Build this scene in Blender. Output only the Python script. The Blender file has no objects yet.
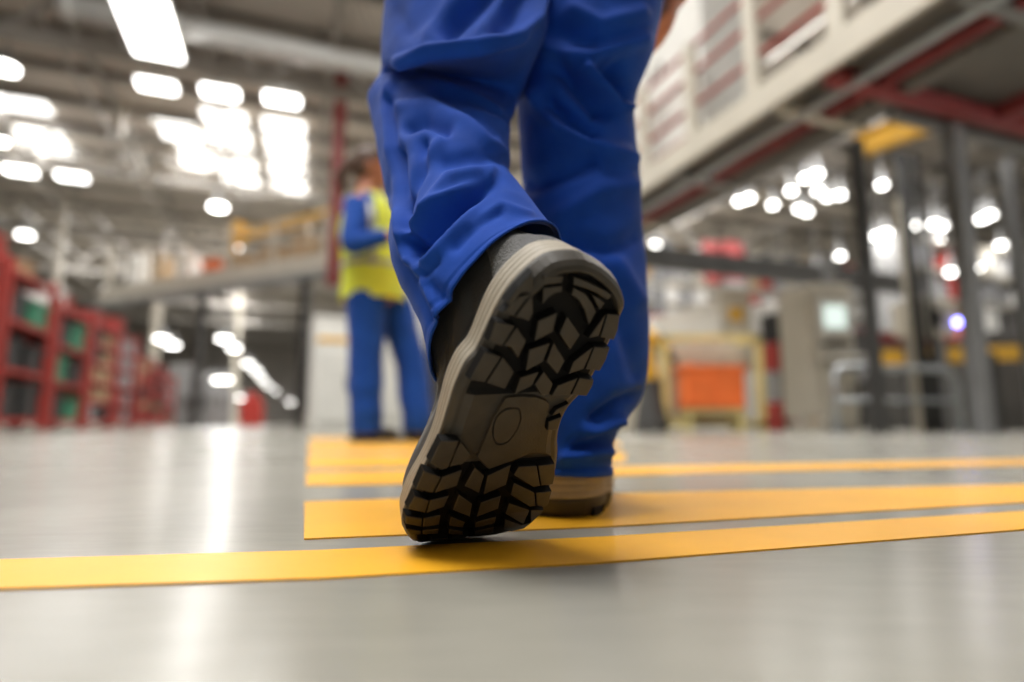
import bpy, bmesh, math, random
from mathutils import Vector, Matrix, noise
random.seed(7)
C = bpy.context.scene.collection
PI = math.pi
V3 = Vector

# ------------------------------------------------------------------ camera
F_PX, CAM_H, HORIZON = 600.0, 0.092, 424.0
TH = math.atan((HORIZON - 341.0) / F_PX)
cam = bpy.data.cameras.new('camera'); camo = bpy.data.objects.new('camera', cam); C.objects.link(camo)
cam.sensor_width = 36.0; cam.lens = F_PX / 1024.0 * 36.0
cam.clip_start = 0.01; cam.clip_end = 400
camo.location = (0, 0, CAM_H); camo.rotation_euler = (PI / 2 + TH, 0, 0)
cam.dof.use_dof = True; cam.dof.focus_distance = 0.46
cam.dof.aperture_fstop = 1.75
bpy.context.scene.camera = camo
CP = V3((0, 0, CAM_H)); CT, ST = math.cos(TH), math.sin(TH)

def ray(px, py):
    a = (px - 512) / F_PX; b = (341 - py) / F_PX
    return V3((a, CT - b * ST, ST + b * CT))
def at(px, py, y):            # point of the sight line through a pixel at depth y
    r = ray(px, py); return CP + r * (y / r.y)
def at_z(px, py, z):
    r = ray(px, py); return CP + r * ((z - CAM_H) / r.z)
def proj(P):
    d = P - CP; z = d.y * CT + d.z * ST; y = -d.y * ST + d.z * CT
    return 512 + F_PX * d.x / z, 341 - F_PX * y / z

# ------------------------------------------------------------------ materials
def mat(name, col, rough=.5, metal=0, bump=0, bscale=40, var=0, vscale=6, coat=0, coatr=.1, sheen=0, spec=.5, emit=None, estr=0, wave=None, bdist=.002):
    m = bpy.data.materials.new(name); m.use_nodes = True; nt = m.node_tree; N = nt.nodes; L = nt.links
    p = N['Principled BSDF']; p.inputs['Base Color'].default_value = (*col, 1)
    p.inputs['Roughness'].default_value = rough; p.inputs['Metallic'].default_value = metal
    p.inputs['Coat Weight'].default_value = coat; p.inputs['Coat Roughness'].default_value = coatr
    p.inputs['Sheen Weight'].default_value = sheen; p.inputs['Specular IOR Level'].default_value = spec
    tc = N.new('ShaderNodeTexCoord')
    if var:
        n = N.new('ShaderNodeTexNoise'); n.inputs['Scale'].default_value = vscale; n.inputs['Detail'].default_value = 5
        L.new(tc.outputs['Object'], n.inputs['Vector'])
        r = N.new('ShaderNodeValToRGB'); r.color_ramp.elements[0].position = .3; r.color_ramp.elements[1].position = .7
        r.color_ramp.elements[0].color = (*[c * (1 - var) for c in col], 1)
        r.color_ramp.elements[1].color = (*[min(1, c * (1 + var)) for c in col], 1)
        L.new(n.outputs['Fac'], r.inputs['Fac']); L.new(r.outputs['Color'], p.inputs['Base Color'])
    if bump:
        if wave:
            n = N.new('ShaderNodeTexWave'); n.inputs['Scale'].default_value = bscale; n.bands_direction = wave; src = n.outputs['Fac']
        else:
            n = N.new('ShaderNodeTexNoise'); n.inputs['Scale'].default_value = bscale; n.inputs['Detail'].default_value = 3; src = n.outputs['Fac']
        L.new(tc.outputs['Object'], n.inputs['Vector'])
        b = N.new('ShaderNodeBump'); b.inputs['Strength'].default_value = bump; b.inputs['Distance'].default_value = bdist
        L.new(src, b.inputs['Height']); L.new(b.outputs['Normal'], p.inputs['Normal'])
    if emit:
        p.inputs['Emission Color'].default_value = (*emit, 1); p.inputs['Emission Strength'].default_value = estr
    return m
M = {}
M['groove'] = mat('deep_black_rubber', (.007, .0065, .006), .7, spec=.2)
M['rubber'] = mat('black_rubber', (.052, .043, .031), .5, bump=.5, bscale=900, var=.2, vscale=60, bdist=.0006)
M['rubber_grain'] = mat('grained_rubber', (.062, .06, .057), .45, bump=1, bscale=1500, bdist=.0008)
M['tan_rubber'] = mat('tan_rubber', (.43, .38, .30), .55, bump=.4, bscale=1200, var=.08, vscale=80, bdist=.0004)
M['leather'] = mat('grey_leather', (.066, .064, .061), .5, bump=.5, bscale=800, bdist=.0008)
M['leather_pebbled'] = mat('pebbled_leather', (.15, .148, .142), .36, bump=1, bscale=600, var=.25, vscale=500, bdist=.003)
M['thread'] = mat('thread', (.04, .04, .04), .7)
M['blue'] = mat('blue_workwear', (.006, .066, .42), .85, bump=.35, bscale=1400, var=.12, vscale=25, sheen=.04, spec=.25, bdist=.0005)
M['blue2'] = mat('blue_jacket', (.011, .07, .36), .85, var=.1, vscale=8, sheen=.1, spec=.2)
M['skin'] = mat('skin', (.50, .20, .12), .5, var=.08, vscale=20)
M['hair'] = mat('brown_hair', (.075, .035, .018), .55, bump=.6, bscale=120)
M['vest'] = mat('hi_vis_yellow', (.80, .86, .07), .7, var=.05, vscale=8, emit=None)
M['reflect'] = mat('reflective_tape', (.42, .42, .42), .35, metal=.3)
M['yellow_paint'] = mat('yellow_floor_paint', (.84, .41, .02), .38, var=.08, vscale=7, spec=.3, bump=.08, bscale=60)
M['beige_steel'] = mat('beige_painted_steel', (.54, .50, .42), .5, var=.06, vscale=3)
M['white_steel'] = mat('white_painted_steel', (.72, .71, .67), .45, var=.05, vscale=3)
M['grey_steel'] = mat('grey_painted_steel', (.22, .22, .22), .5, var=.1, vscale=3)
M['dark_steel'] = mat('dark_steel', (.06, .058, .055), .55, var=.2, vscale=3)
M['galv'] = mat('galvanised_steel', (.40, .42, .43), .38, metal=.7, var=.1, vscale=9)
M['red_steel'] = mat('red_painted_steel', (.33, .028, .02), .5, var=.15, vscale=4)
M['dull_red'] = mat('dull_red_steel', (.24, .035, .035), .55, var=.15, vscale=4)
M['yellow_steel'] = mat('yellow_painted_steel', (.72, .40, .03), .45, var=.1, vscale=4)
M['pale_yellow'] = mat('pale_yellow_steel', (.72, .60, .24), .5, var=.1, vscale=4)
M['orange'] = mat('orange_plastic', (.80, .16, .03), .5, var=.12, vscale=5)
M['green'] = mat('green_plastic', (.03, .22, .12), .5, var=.2, vscale=5)
M['black'] = mat('black_plastic', (.02, .02, .02), .5)
M['card'] = mat('cardboard', (.45, .31, .18), .8, var=.12, vscale=5)
M['white'] = mat('white_plastic', (.78, .77, .74), .5, var=.05, vscale=5)
M['grey'] = mat('grey_plastic', (.33, .33, .34), .5, var=.1, vscale=5)
M['red'] = mat('red_plastic', (.42, .035, .025), .5, var=.1, vscale=5)
M['roof'] = mat('roof_sheet', (.60, .55, .49), .6, bump=.8, bscale=1.6, var=.15, vscale=.35, bdist=.05, wave='X')
M['purlin'] = mat('roof_steel', (.28, .26, .235), .55, var=.1, vscale=1)
M['wall'] = mat('wall_cladding', (.46, .43, .39), .7, var=.12, vscale=.4, bump=.6, bscale=1.2, wave='X', bdist=.04)
M['duct'] = mat('duct_metal', (.66, .66, .64), .35, metal=.2, var=.05, vscale=2)
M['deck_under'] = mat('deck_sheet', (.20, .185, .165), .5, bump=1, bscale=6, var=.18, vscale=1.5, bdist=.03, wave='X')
M['sky_panel'] = mat('skylight_sheet', (.8, .8, .8), .6, emit=(1, .99, .96), estr=3.0)
M['lamp'] = mat('lamp_diffuser', (.9, .9, .9), .5, emit=(1, .98, .94), estr=9)
M['lamp_far'] = mat('lamp_diffuser_far', (.9, .9, .9), .5, emit=(1, .97, .92), estr=14)
M['screen'] = mat('monitor_screen', (.1, .12, .1), .3, emit=(.86, 1, .92), estr=1.1)
M['blue_lamp'] = mat('blue_signal_lamp', (.2, .2, .6), .3, emit=(.22, .22, 1), estr=22)
M['eye'] = mat('eye_white', (.7, .7, .68), .2)

# polished concrete floor
def floor_mat():
    m = bpy.data.materials.new('polished_concrete'); m.use_nodes = True; N = m.node_tree.nodes; L = m.node_tree.links
    p = N['Principled BSDF']; tc = N.new('ShaderNodeTexCoord')
    n1 = N.new('ShaderNodeTexNoise'); n1.inputs['Scale'].default_value = 3.0; n1.inputs['Detail'].default_value = 8
    n2 = N.new('ShaderNodeTexNoise'); n2.inputs['Scale'].default_value = 45; n2.inputs['Detail'].default_value = 6
    mp = N.new('ShaderNodeMapping'); mp.inputs['Rotation'].default_value = (0, 0, -.35); mp.inputs['Scale'].default_value = (.35, 1.6, 1)
    L.new(tc.outputs['Object'], mp.inputs['Vector']); L.new(tc.outputs['Object'], n1.inputs['Vector']); L.new(mp.outputs['Vector'], n2.inputs['Vector'])
    mx = N.new('ShaderNodeMath'); mx.operation = 'MULTIPLY_ADD'; mx.inputs[1].default_value = .45
    L.new(n2.outputs['Fac'], mx.inputs[0]); L.new(n1.outputs['Fac'], mx.inputs[2])
    r = N.new('ShaderNodeValToRGB'); e = r.color_ramp.elements
    e[0].position = .4; e[0].color = (.235, .226, .192, 1); e[1].position = 1.0; e[1].color = (.325, .313, .268, 1)
    L.new(mx.outputs[0], r.inputs['Fac']); L.new(r.outputs['Color'], p.inputs['Base Color'])
    rr = N.new('ShaderNodeMapRange'); rr.inputs['To Min'].default_value = .20; rr.inputs['To Max'].default_value = .30
    L.new(n1.outputs['Fac'], rr.inputs['Value']); L.new(rr.outputs['Result'], p.inputs['Roughness'])
    p.inputs['Specular IOR Level'].default_value = .34
    b = N.new('ShaderNodeBump'); b.inputs['Strength'].default_value = .06; b.inputs['Distance'].default_value = .002
    L.new(n2.outputs['Fac'], b.inputs['Height']); L.new(b.outputs['Normal'], p.inputs['Normal'])
    return m
M['floor'] = floor_mat()

# ------------------------------------------------------------------ helpers
def obj(name, bm, m, parent=None, smooth=False, loc=None):
    me = bpy.data.meshes.new(name); bmesh.ops.recalc_face_normals(bm, faces=bm.faces[:]); bm.to_mesh(me); bm.free()
    me.materials.append(m)
    if smooth: me.shade_smooth()
    o = bpy.data.objects.new(name, me); C.objects.link(o)
    if parent: o.parent = parent
    if loc is not None: o.location = loc
    return o
def thing(name, label, cat, loc=(0, 0, 0), group=None, rotz=0):
    o = bpy.data.objects.new(name, None); C.objects.link(o); o.location = loc; o.rotation_euler = (0, 0, rotz)
    o.empty_display_size = .1
    o['label'] = label; o['category'] = cat
    if group: o['group'] = group
    return o
def tag(o, label, cat, group=None):
    o['label'] = label; o['category'] = cat
    if group: o['group'] = group
    return o
def struct(name, bm, m, smooth=False):
    o = obj(name, bm, m, None, smooth); o['kind'] = 'structure'; return o
def add_box(bm, c, s, rz=0, bev=0):
    g = bmesh.ops.create_cube(bm, size=1); vs = g['verts']
    bmesh.ops.scale(bm, verts=vs, vec=s)
    if bev:
        es = list({e for v in vs for e in v.link_edges})
        r = bmesh.ops.bevel(bm, geom=es, offset=bev, segments=2, affect='EDGES', profile=.6)
        vs = list({v for f in r['faces'] for v in f.verts} | {v for v in vs if v.is_valid})
    if rz: bmesh.ops.rotate(bm, verts=vs, cent=(0, 0, 0), matrix=Matrix.Rotation(rz, 3, 'Z'))
    bmesh.ops.translate(bm, verts=vs, vec=c); return vs
def add_tube(bm, pts, r, n=12, closed=False):
    pts = [V3(p) for p in pts]; rs = r if isinstance(r, (list, tuple)) else [r] * len(pts); rings = []
    m = len(pts)
    for i, p in enumerate(pts):
        if closed: t = (pts[(i + 1) % m] - pts[i - 1]).normalized()
        else: t = (pts[min(i + 1, m - 1)] - pts[max(i - 1, 0)]).normalized()
        up = V3((0, 0, 1)) if abs(t.z) < .95 else V3((1, 0, 0))
        a = t.cross(up).normalized(); b = a.cross(t)
        rings.append([bm.verts.new(p + (a * math.cos(2 * PI * k / n) + b * math.sin(2 * PI * k / n)) * rs[i]) for k in range(n)])
    for i in range(m if closed else m - 1):
        A, B = rings[i], rings[(i + 1) % m]
        for k in range(n): bm.faces.new((A[k], A[(k + 1) % n], B[(k + 1) % n], B[k]))
    if not closed:
        bm.faces.new(rings[0][::-1]); bm.faces.new(rings[-1])
def add_bar(bm, p, q, w, h):          # rectangular bar between two points; w across, h up
    p, q = V3(p), V3(q); t = (q - p).normalized(); up = V3((0, 0, 1)) if abs(t.z) < .95 else V3((0, 1, 0))
    a = t.cross(up).normalized() * w / 2; b = a.cross(t).normalized() * h / 2
    v = [bm.verts.new(x) for x in (p - a - b, p + a - b, p + a + b, p - a + b, q - a - b, q + a - b, q + a + b, q - a + b)]
    for f in ((0, 1, 2, 3), (7, 6, 5, 4), (0, 4, 5, 1), (1, 5, 6, 2), (2, 6, 7, 3), (3, 7, 4, 0)): bm.faces.new([v[i] for i in f])
def add_capsule(bm, p, q, r0, r1, n=14):
    p, q = V3(p), V3(q); t = (q - p).normalized(); P, R = [], []
    for k in range(4): a = PI / 2 * (k + .25) / 4; P.append(p - t * r0 * math.cos(a)); R.append(r0 * math.sin(a))
    P.append(p); R.append(r0); P.append(q); R.append(r1)
    for k in range(3, -1, -1): a = PI / 2 * (k + .25) / 4; P.append(q + t * r1 * math.cos(a)); R.append(r1 * math.sin(a))
    add_tube(bm, P, R, n)
def add_ball(bm, c, s, rot=None, seg=16):
    g = bmesh.ops.create_uvsphere(bm, u_segments=seg, v_segments=seg // 2 + 2, radius=1); vs = g['verts']
    bmesh.ops.scale(bm, verts=vs, vec=s)
    if rot: bmesh.ops.rotate(bm, verts=vs, cent=(0, 0, 0), matrix=rot)
    bmesh.ops.translate(bm, verts=vs, vec=c)
def catmull(P, n, closed=False):
    out = []; m = len(P)
    for i in range(m if closed else m - 1):
        if closed: a, b, c, d = P[i - 1], P[i], P[(i + 1) % m], P[(i + 2) % m]
        else: a, b, c, d = P[max(i - 1, 0)], P[i], P[i + 1], P[min(i + 2, m - 1)]
        for k in range(n):
            t = k / n; t2 = t * t; t3 = t2 * t
            out.append(b * (1 - 2.5 * t2 + 1.5 * t3) + a * (-.5 * t + t2 - .5 * t3) + c * (.5 * t + 2 * t2 - 1.5 * t3) + d * (-.5 * t2 + .5 * t3))
    if not closed: out.append(P[-1])
    return out
def remeshed(name, bm, m, parent, voxel, smooth_it=3):
    o = obj(name, bm, m, parent)
    r = o.modifiers.new('r', 'REMESH'); r.mode = 'VOXEL'; r.voxel_size = voxel; r.use_smooth_shade = True
    s = o.modifiers.new('s', 'SMOOTH'); s.iterations = smooth_it; s.factor = .6
    return o

# ------------------------------------------------------------------ safety boot (local cm: u across, v heel->toe, w up from the tread)
RIM = [(-.7, -2.85), (-2.32, -2.46), (-3.1, -1.85), (-3.75, -1.0), (-4.3, 0), (-4.72, 1.3), (-5.05, 3.1), (-5.35, 4.6), (-5.9, 5.6), (-6.2, 7.3), (-6.24, 9), (-6.27, 10.7),
       (-6.45, 12.4), (-6.75, 13.9), (-7.12, 15.3), (-7.3, 16.9), (-7.25, 18.4), (-6.95, 19.9), (-6.35, 21.4), (-5.4, 22.8), (-4.1, 24), (-2.6, 24.7),
       (-1.1, 24.7), (.4, 24.1), (1.8, 22.9), (3.0, 21.2), (3.9, 19.2), (4.4, 17.2), (4.4, 15), (3.95, 13), (3.35, 11.5), (3.1, 10), (3.3, 8.6),
       (4.05, 7.2), (4.4, 5.6), (4.6, 3.6), (4.72, 2), (4.6, .3), (3.98, -.75), (3.1, -1.6), (1.7, -2.35), (.5, -2.75)]
def outline_pairs(m=64):
    c = catmull([V3((u, v, 0)) for u, v in RIM], 16, True)
    tip = max(range(len(c)), key=lambda i: c[i].y)
    def res(pts):
        L = [0]
        for a, b in zip(pts, pts[1:]): L.append(L[-1] + (b - a).length)
        out = []; j = 0
        for k in range(m + 1):
            s = L[-1] * k / m
            while j < len(L) - 2 and L[j + 1] < s: j += 1
            f = (s - L[j]) / max(1e-9, L[j + 1] - L[j]); out.append(pts[j].lerp(pts[j + 1], f))
        return out
    return res(c[:tip + 1]), res(([c[0]] + c[:tip - 1:-1]))
OL, OR = outline_pairs()
MP = len(OL) - 1
LOOP = OL + OR[-2:0:-1]            # closed; index i<=MP left, the rest right
def inset(loop, d):
    n = len(loop); out = []
    for i, p in enumerate(loop):
        t = (loop[(i + 2) % n] - loop[i - 2]).normalized(); nrm = V3((t.y, -t.x, 0))    # inward for this winding
        dd = d(p) if callable(d) else d
        out.append(p + nrm * dd)
    return out
_c = sum(LOOP, V3()) / len(LOOP)
_s = 1 if (inset(LOOP, .1)[10] - _c).length < (LOOP[10] - _c).length else -1
def ins(d): return inset(LOOP, (lambda p: _s * d(p)) if callable(d) else _s * d)

LUGS = {
  'h_arcA': [(-2.78, -0.58), (-1.54, -0.87), (-1.39, -0.47), (-1.87, -0.35), (-2.25, 0.04), (-2.47, 0.48)],
  'h_arcB': [(-3.06, -1.34), (-1.72, -1.52), (-1.62, -1.06), (-2.85, -0.77)],
  'h_arcL': [(-0.61, -0.84), (0.45, -0.55), (1.17, 0.01), (1.75, 0.6), (1.59, 1.59), (0.83, 0.55), (0.09, -0.08), (-0.58, -0.36)],
  'h_arcM': [(-0.9, -1.56), (0.27, -1.37), (1.73, -0.99), (2.59, -0.73), (2.34, -0.34), (1.27, -0.72), (0.21, -0.95), (-0.69, -1.04)],
  'h_arcN': [(0.94, -0.54), (1.68, -0.34), (2.2, -0.1), (2.01, 0.43), (1.59, 0.04)],
  'h_rimL': [(-3.9, -1.49), (-3.5, -0.36), (-4.3, 0.01), (-4.65, 0.86), (-4.99, 0.69), (-4.52, -0.43)],
  'h_0a': [(-4.3, 0.21), (-3.61, -0.07), (-4.23, 1.5), (-5.05, 1.37)],
  'h_0b': [(-3.45, -0.02), (-2.96, 1.16), (-3.06, 1.73), (-3.46, 1.63), (-4.07, 1.55)],
  'c1L': [(-2.34, 1.66), (-1.22, 0.98), (-1.02, 2.34), (-2.13, 3.09)],
  'c1R': [(-0.32, 1.18), (1.17, 2.38), (0.81, 3.55), (-0.43, 2.43)],
  'c2L': [(-2.27, 3.76), (-0.95, 3.15), (-0.97, 4.58), (-2.03, 5.33)],
  'c2R': [(-0.64, 3.12), (0.74, 4.4), (0.52, 5.44), (-0.66, 4.57)],
  'c3L': [(-2.23, 5.88), (-1.01, 5.36), (-1.17, 6.46), (-2.27, 7.14)],
  'c3R': [(-0.61, 5.34), (0.45, 6.24), (0.43, 7.06), (-0.08, 7.23), (-0.96, 6.38)],
  'L1a': [(-5.33, 2.01), (-3.93, 2.16), (-4.39, 3.62), (-5.38, 3.41)],
  'L1b': [(-3.75, 2.29), (-2.79, 3.14), (-2.96, 4.4), (-3.73, 3.65), (-4.25, 3.61)],
  'L2a': [(-5.45, 4.13), (-4.21, 4.41), (-4.79, 6.3), (-5.89, 6.19)],
  'L2b': [(-4.05, 4.47), (-2.91, 5.45), (-3.16, 6.77), (-4.62, 6.36)],
  'R1a': [(2.78, 0.65), (3.8, 0.62), (4.14, 1.74), (4.14, 2.52), (2.94, 2.38)],
  'R1b': [(2.62, 0.66), (2.74, 2.32), (1.98, 2.54)],
  'R2a': [(2.76, 3.18), (4.07, 3.16), (4.14, 4.12), (3.99, 5.03), (2.72, 4.93)],
  'R2b': [(2.6, 3.19), (2.55, 4.94), (1.46, 5.4), (1.5, 4.44)],
  'R3a': [(2.51, 5.67), (3.78, 5.78), (3.87, 6.2), (3.72, 7.13), (2.38, 7.08)],
  'R3b': [(2.34, 5.68), (2.21, 7.09), (0.73, 7.21), (0.92, 6.39)],
  'wa': [(1.59, 8.36), (2.42, 7.84), (2.26, 8.53), (1.36, 8.88)],
  'wb': [(1.29, 9.39), (2.25, 8.96), (2.34, 10.09), (1.5, 10.17)],
  'F1a': [(-6.64, 10.92), (-5.33, 10.94), (-5.53, 13.19), (-5.93, 13.34), (-6.97, 12.71)],
  'F1b': [(-5.2, 11.02), (-4.1, 12.14), (-4.49, 12.89), (-5.4, 13.11)],
  'F2a': [(-7.23, 13.36), (-5.84, 13.99), (-6.09, 15.32), (-7.43, 14.88)],
  'F2b': [(-5.7, 13.95), (-4.42, 13.41), (-4.41, 14.82), (-5.93, 15.33)],
  'F3a': [(-7.36, 15.49), (-6.21, 16.02), (-6.24, 17.1), (-7.6, 16.61)],
  'F3b': [(-6.1, 15.99), (-4.79, 15.69), (-4.91, 16.68), (-6.08, 17.12)],
  'F4a': [(-7.6, 17.24), (-6.29, 17.67), (-6.09, 18.57), (-7.42, 18.05)],
  'F4b': [(-6.17, 17.63), (-4.97, 17.42), (-4.76, 18.52), (-5.97, 18.59)],
  'F5a': [(-7.22, 18.65), (-5.96, 19.11), (-5.78, 19.66), (-6.78, 19.39)],
  'F5b': [(-5.82, 19.06), (-4.58, 19.06), (-4.37, 19.87), (-5.61, 19.69)],
  'C1': [(-3.45, 13.28), (-2.52, 14.04), (-2.45, 15.59), (-3.78, 14.86)],
  'C2': [(-4.02, 15.65), (-2.72, 16.59), (-2.49, 17.89), (-4.11, 17.02)],
  'C3': [(-4.07, 17.71), (-2.69, 18.5), (-2.57, 19.25), (-3.88, 18.77)],
  'C4': [(-3.7, 19.28), (-2.33, 19.86), (-2.0, 20.66), (-3.36, 20.19)],
  'D1': [(-2.19, 14.06), (-0.6, 13.14), (-0.41, 14.99), (-2.0, 15.76)],
  'D2': [(-2.0, 16.55), (-0.5, 16.01), (-0.35, 17.28), (-1.89, 17.96)],
  'D3': [(-1.73, 18.63), (-0.21, 18.15), (0.05, 19.02), (-1.49, 19.44)],
  'D4': [(-1.21, 20.1), (0.25, 19.67), (0.78, 20.98), (-0.79, 21.04)],
  'E1a': [(0.15, 13.36), (1.66, 13.33), (2.66, 15.28), (2.16, 15.39), (-0.03, 14.08)],
  'E1b': [(1.81, 13.34), (3.25, 13.21), (3.69, 14.37), (3.82, 15.21), (2.79, 15.26)],
  'E2a': [(0.22, 14.84), (2.4, 15.94), (2.97, 17.28), (2.49, 17.34), (0.34, 15.98)],
  'E2b': [(2.54, 15.95), (3.99, 15.91), (4.13, 17.28), (3.92, 17.47), (3.11, 17.29)],
  'E3a': [(0.44, 16.81), (2.59, 17.72), (2.87, 19.47), (2.76, 19.54), (0.52, 17.89)],
  'E3b': [(2.73, 17.74), (3.99, 17.87), (3.93, 18.16), (3.54, 19.5)],
  'E4': [(0.74, 18.58), (2.75, 19.79), (3.59, 19.43), (3.43, 20.56), (2.49, 21.11), (1.44, 20.3)],
}

class Boot:
    def __init__(s, bend, contact, mirror, yaw, pitch, L=24.0, al=7.0):
        s.bend, s.con, s.mir, s.L, s.al = bend, V3(contact), mirror, L, al
        s.phi = pitch; s.U = V3((math.cos(yaw), math.sin(yaw), 0)); s.F = V3((math.sin(yaw), -math.cos(yaw), 0))
    def __call__(s, u, v, w):
        if s.mir: u = -u - 3.0
        d = s.L - v
        if not s.bend:
            z = 0 if d > 0 else d * d * .012
            w *= 1.28
            return s.con + (s.U * u + s.F * d + V3((0, 0, z + w))) * .01
        R = s.al / s.phi
        if d < 0: a, hz, z = 0, d, d * d * .012
        elif d < s.al: a = d / R; hz, z = R * math.sin(a), R * (1 - math.cos(a))
        else: a = s.phi; hz = R * math.sin(a) + (d - s.al) * math.cos(a); z = R * (1 - math.cos(a)) + (d - s.al) * math.sin(a)
        nh, nz = -math.sin(a), math.cos(a)
        return s.con + (s.U * u + s.F * (hz + nh * w) + V3((0, 0, z + nz * w))) * .01

def sstep(a, b, x): t = min(1, max(0, (x - a) / (b - a))); return t * t * (3 - 2 * t)
def w_rim(v): return 1.5 - .3 * sstep(2, 8, v)                   # top of the black outsole
def w_mid(v): return 3.7 - .5 * sstep(1, 6, v) - .65 * sstep(6, 14, v)       # top of the tan midsole
def loft_rings(bm, f, rings, cap=None):
    vr = [[bm.verts.new(f(p.x, p.y, p.z)) for p in r] for r in rings]; n = len(vr[0])
    for A, B in zip(vr, vr[1:]):
        for k in range(n): bm.faces.new((A[k], A[(k + 1) % n], B[(k + 1) % n], B[k]))
    return vr
def cap_loop(bm, f, ring, wfun, cols=14, bvs=None):
    """close a paired loop by rows between its left and right points"""
    m = MP; n = len(ring); L = [bvs[i] for i in range(m + 1)]; Rr = [bvs[0]] + [bvs[n - i] for i in range(1, m)] + [bvs[m]]
    prev = None
    for i in range(1, m):
        a, b = ring[i], ring[n - i]; row = [L[i]]
        for k in range(1, cols):
            p = a.lerp(b, k / cols); e = min(k, cols - k) / (cols / 2)
            row.append(bm.verts.new(f(p.x, p.y, wfun(p, e, a.z))))
        row.append(Rr[i])
        if prev is None:
            for k in range(cols): bm.faces.new((L[0], row[k], row[k + 1]))
        else:
            for k in range(cols): bm.faces.new((prev[k], row[k], row[k + 1], prev[k + 1]))
        prev = row
    for k in range(cols): bm.faces.new((prev[k], L[m], prev[k + 1]))

def make_boot(parent, f):
    # ---- upper: stacked contours
    bm = bmesh.new()
    base = ins(.45)
    lev = [(2.4, -2.4, 24.3, 1.0), (3.3, -2.45, 24.2, .99), (4.2, -2.5, 23.8, .91), (5.0, -2.4, 22.4, .79), (5.7, -2.2, 19.8, .67), (6.3, -2.0, 17.0, .58), (7.0, -1.8, 14.2, .54),
           (8.0, -1.6, 12.2, .60), (9.2, -1.4, 10.6, .64), (10.6, -1.2, 9.6, .66), (12.0, -1.1, 9.0, .68), (12.3, -.8, 8.8, .62), (12.2, -.2, 8.4, .56), (11.5, .1, 8.2, .5), (9.5, .3, 8.0, .46)]
    v0, v1 = min(p.y for p in base), max(p.y for p in base); rings = []
    lev = [V3((a, b, c)) for a, b, c, d in lev], [d for a, b, c, d in lev]
    LV = catmull(lev[0], 3); SU = catmull([V3((d, 0, 0)) for d in lev[1]], 3)
    for q, su in zip(LV, SU):
        w, b, c = q; r = []
        for p in base:
            t = (p.y - v0) / (v1 - v0); cu = -.9 - .9 * sstep(5, 16, p.y)
            # waist of the upper is fuller than the sole waist
            ww = w + (0 if w > 3.4 else (w_mid(p.y) - 3.0) * .9)
            puff = .25 * math.sin(PI * sstep(2.4, 5.5, w))
            va = b + (c - b) * t; sx = su.x + (max(su.x, .84) - su.x) * (1 - sstep(5, 12, va)); r.append(V3((cu + (p.x - cu) * (sx + puff * .1), b + (c - b) * t, ww)))
        rings.append(r)
    vr = loft_rings(bm, f, rings)
    cap_loop(bm, f, rings[-1], lambda p, e, w: w - 1.2 * min(1, 2 * e), 8, vr[-1])
    boot = obj('work_boot', bm, M['leather'], parent, True)
    # ---- heel counter panel
    bm = bmesh.new(); n = len(base); K = 30
    idx = list(range(-K, K + 1)); rows = []
    for j in range(0, 21):
        w = 3.2 + 5.6 * j / 20; row = []
        # interpolate the upper's contour at this height
        q = next((i for i in range(len(LV) - 1) if LV[i].x <= w <= LV[i + 1].x), 0); t = (w - LV[q].x) / (LV[q + 1].x - LV[q].x)
        for i in idx:
            a, b = rings[q][i], rings[q + 1][i]; p = a.lerp(b, t)
            e = min(1, (K - abs(i)) / 2.0, (20 - j) / 2 if j > 17 else 1); g = (p - V3((-.9, 5, w))).normalized()
            fr = 1 - .30 * j / 20
            ii = i * fr * .44
            lo = math.floor(ii); tt = ii - lo
            a = rings[q][lo].lerp(rings[q][(lo + 1) % n], tt); b = rings[q + 1][lo].lerp(rings[q + 1][(lo + 1) % n], tt); p = a.lerp(b, t)
            g = (V3((p.x + .9, p.y - 5, 0))).normalized()
            row.append(bm.verts.new(f(*(p + g * (.22 * e - .03)))))
        rows.append(row)
    for A, B in zip(rows, rows[1:]):
        for k in range(len(A) - 1): bm.faces.new((A[k], A[k + 1], B[k + 1], B[k]))
    hc = obj('heel_counter', bm, M['leather_pebbled'], boot, True); hc['label'] = 'pebbled lighter grey leather heel counter'
    # ---- midsole band with grooves
    bm = bmesh.new(); rings = []
    prof = [(0.0, .30), (0.0, .02), (.06, -.02), (.22, -.02), (.26, .05), (.30, -.02), (.46, 0), (.50, .07), (.54, .0), (.70, .02), (.74, .09), (.78, .02), (.94, .06), (1.0, .14), (1.02, .5)]
    for fr, d in prof:
        r = ins(lambda p: d + .45 * sstep(-1.5, 3, p.x) * fr * (1 - sstep(4, 8, p.y))); rings.append([V3((p.x, p.y, w_rim(p.y) + (w_mid(p.y) - w_rim(p.y)) * fr)) for p in r])
    loft_rings(bm, f, rings)
    ms = obj('midsole', bm, M['tan_rubber'], boot, True); ms['label'] = 'tan rubber midsole band with moulded ridges'
    # ---- outsole: rim, tread floor and lugs
    bm = bmesh.new(); rings = []
    hw = lambda p, a, b: a + (b - a) * min(sstep(-.6, 1.6, p.y), 1 - sstep(19.2, 20.8, p.y), 1 if f.bend else 0)
    def ring(dh, df, wh, wf, rel=False):
        r = ins(lambda p: hw(p, dh, df)); return [V3((p.x, p.y, hw(o, wh, wf) if not rel else w_rim(o.y))) for p, o in zip(r, LOOP)]
    rings += [ring(.25, .25, 0, 0, True), ring(-.03, -.03, 0, 0, True), ring(-.04, 0, 1.2, 1.0), ring(.08, .16, .85, .85), ring(.22, .3, .45, .75), ring(.5, .42, .14, .7), ring(.8, .5, .02, .7), ring(.93, .6, .05, .7), ring(1.0, .7, .6, .7)]
    vr = loft_rings(bm, f, rings); nl = len(bm.faces)
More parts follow.
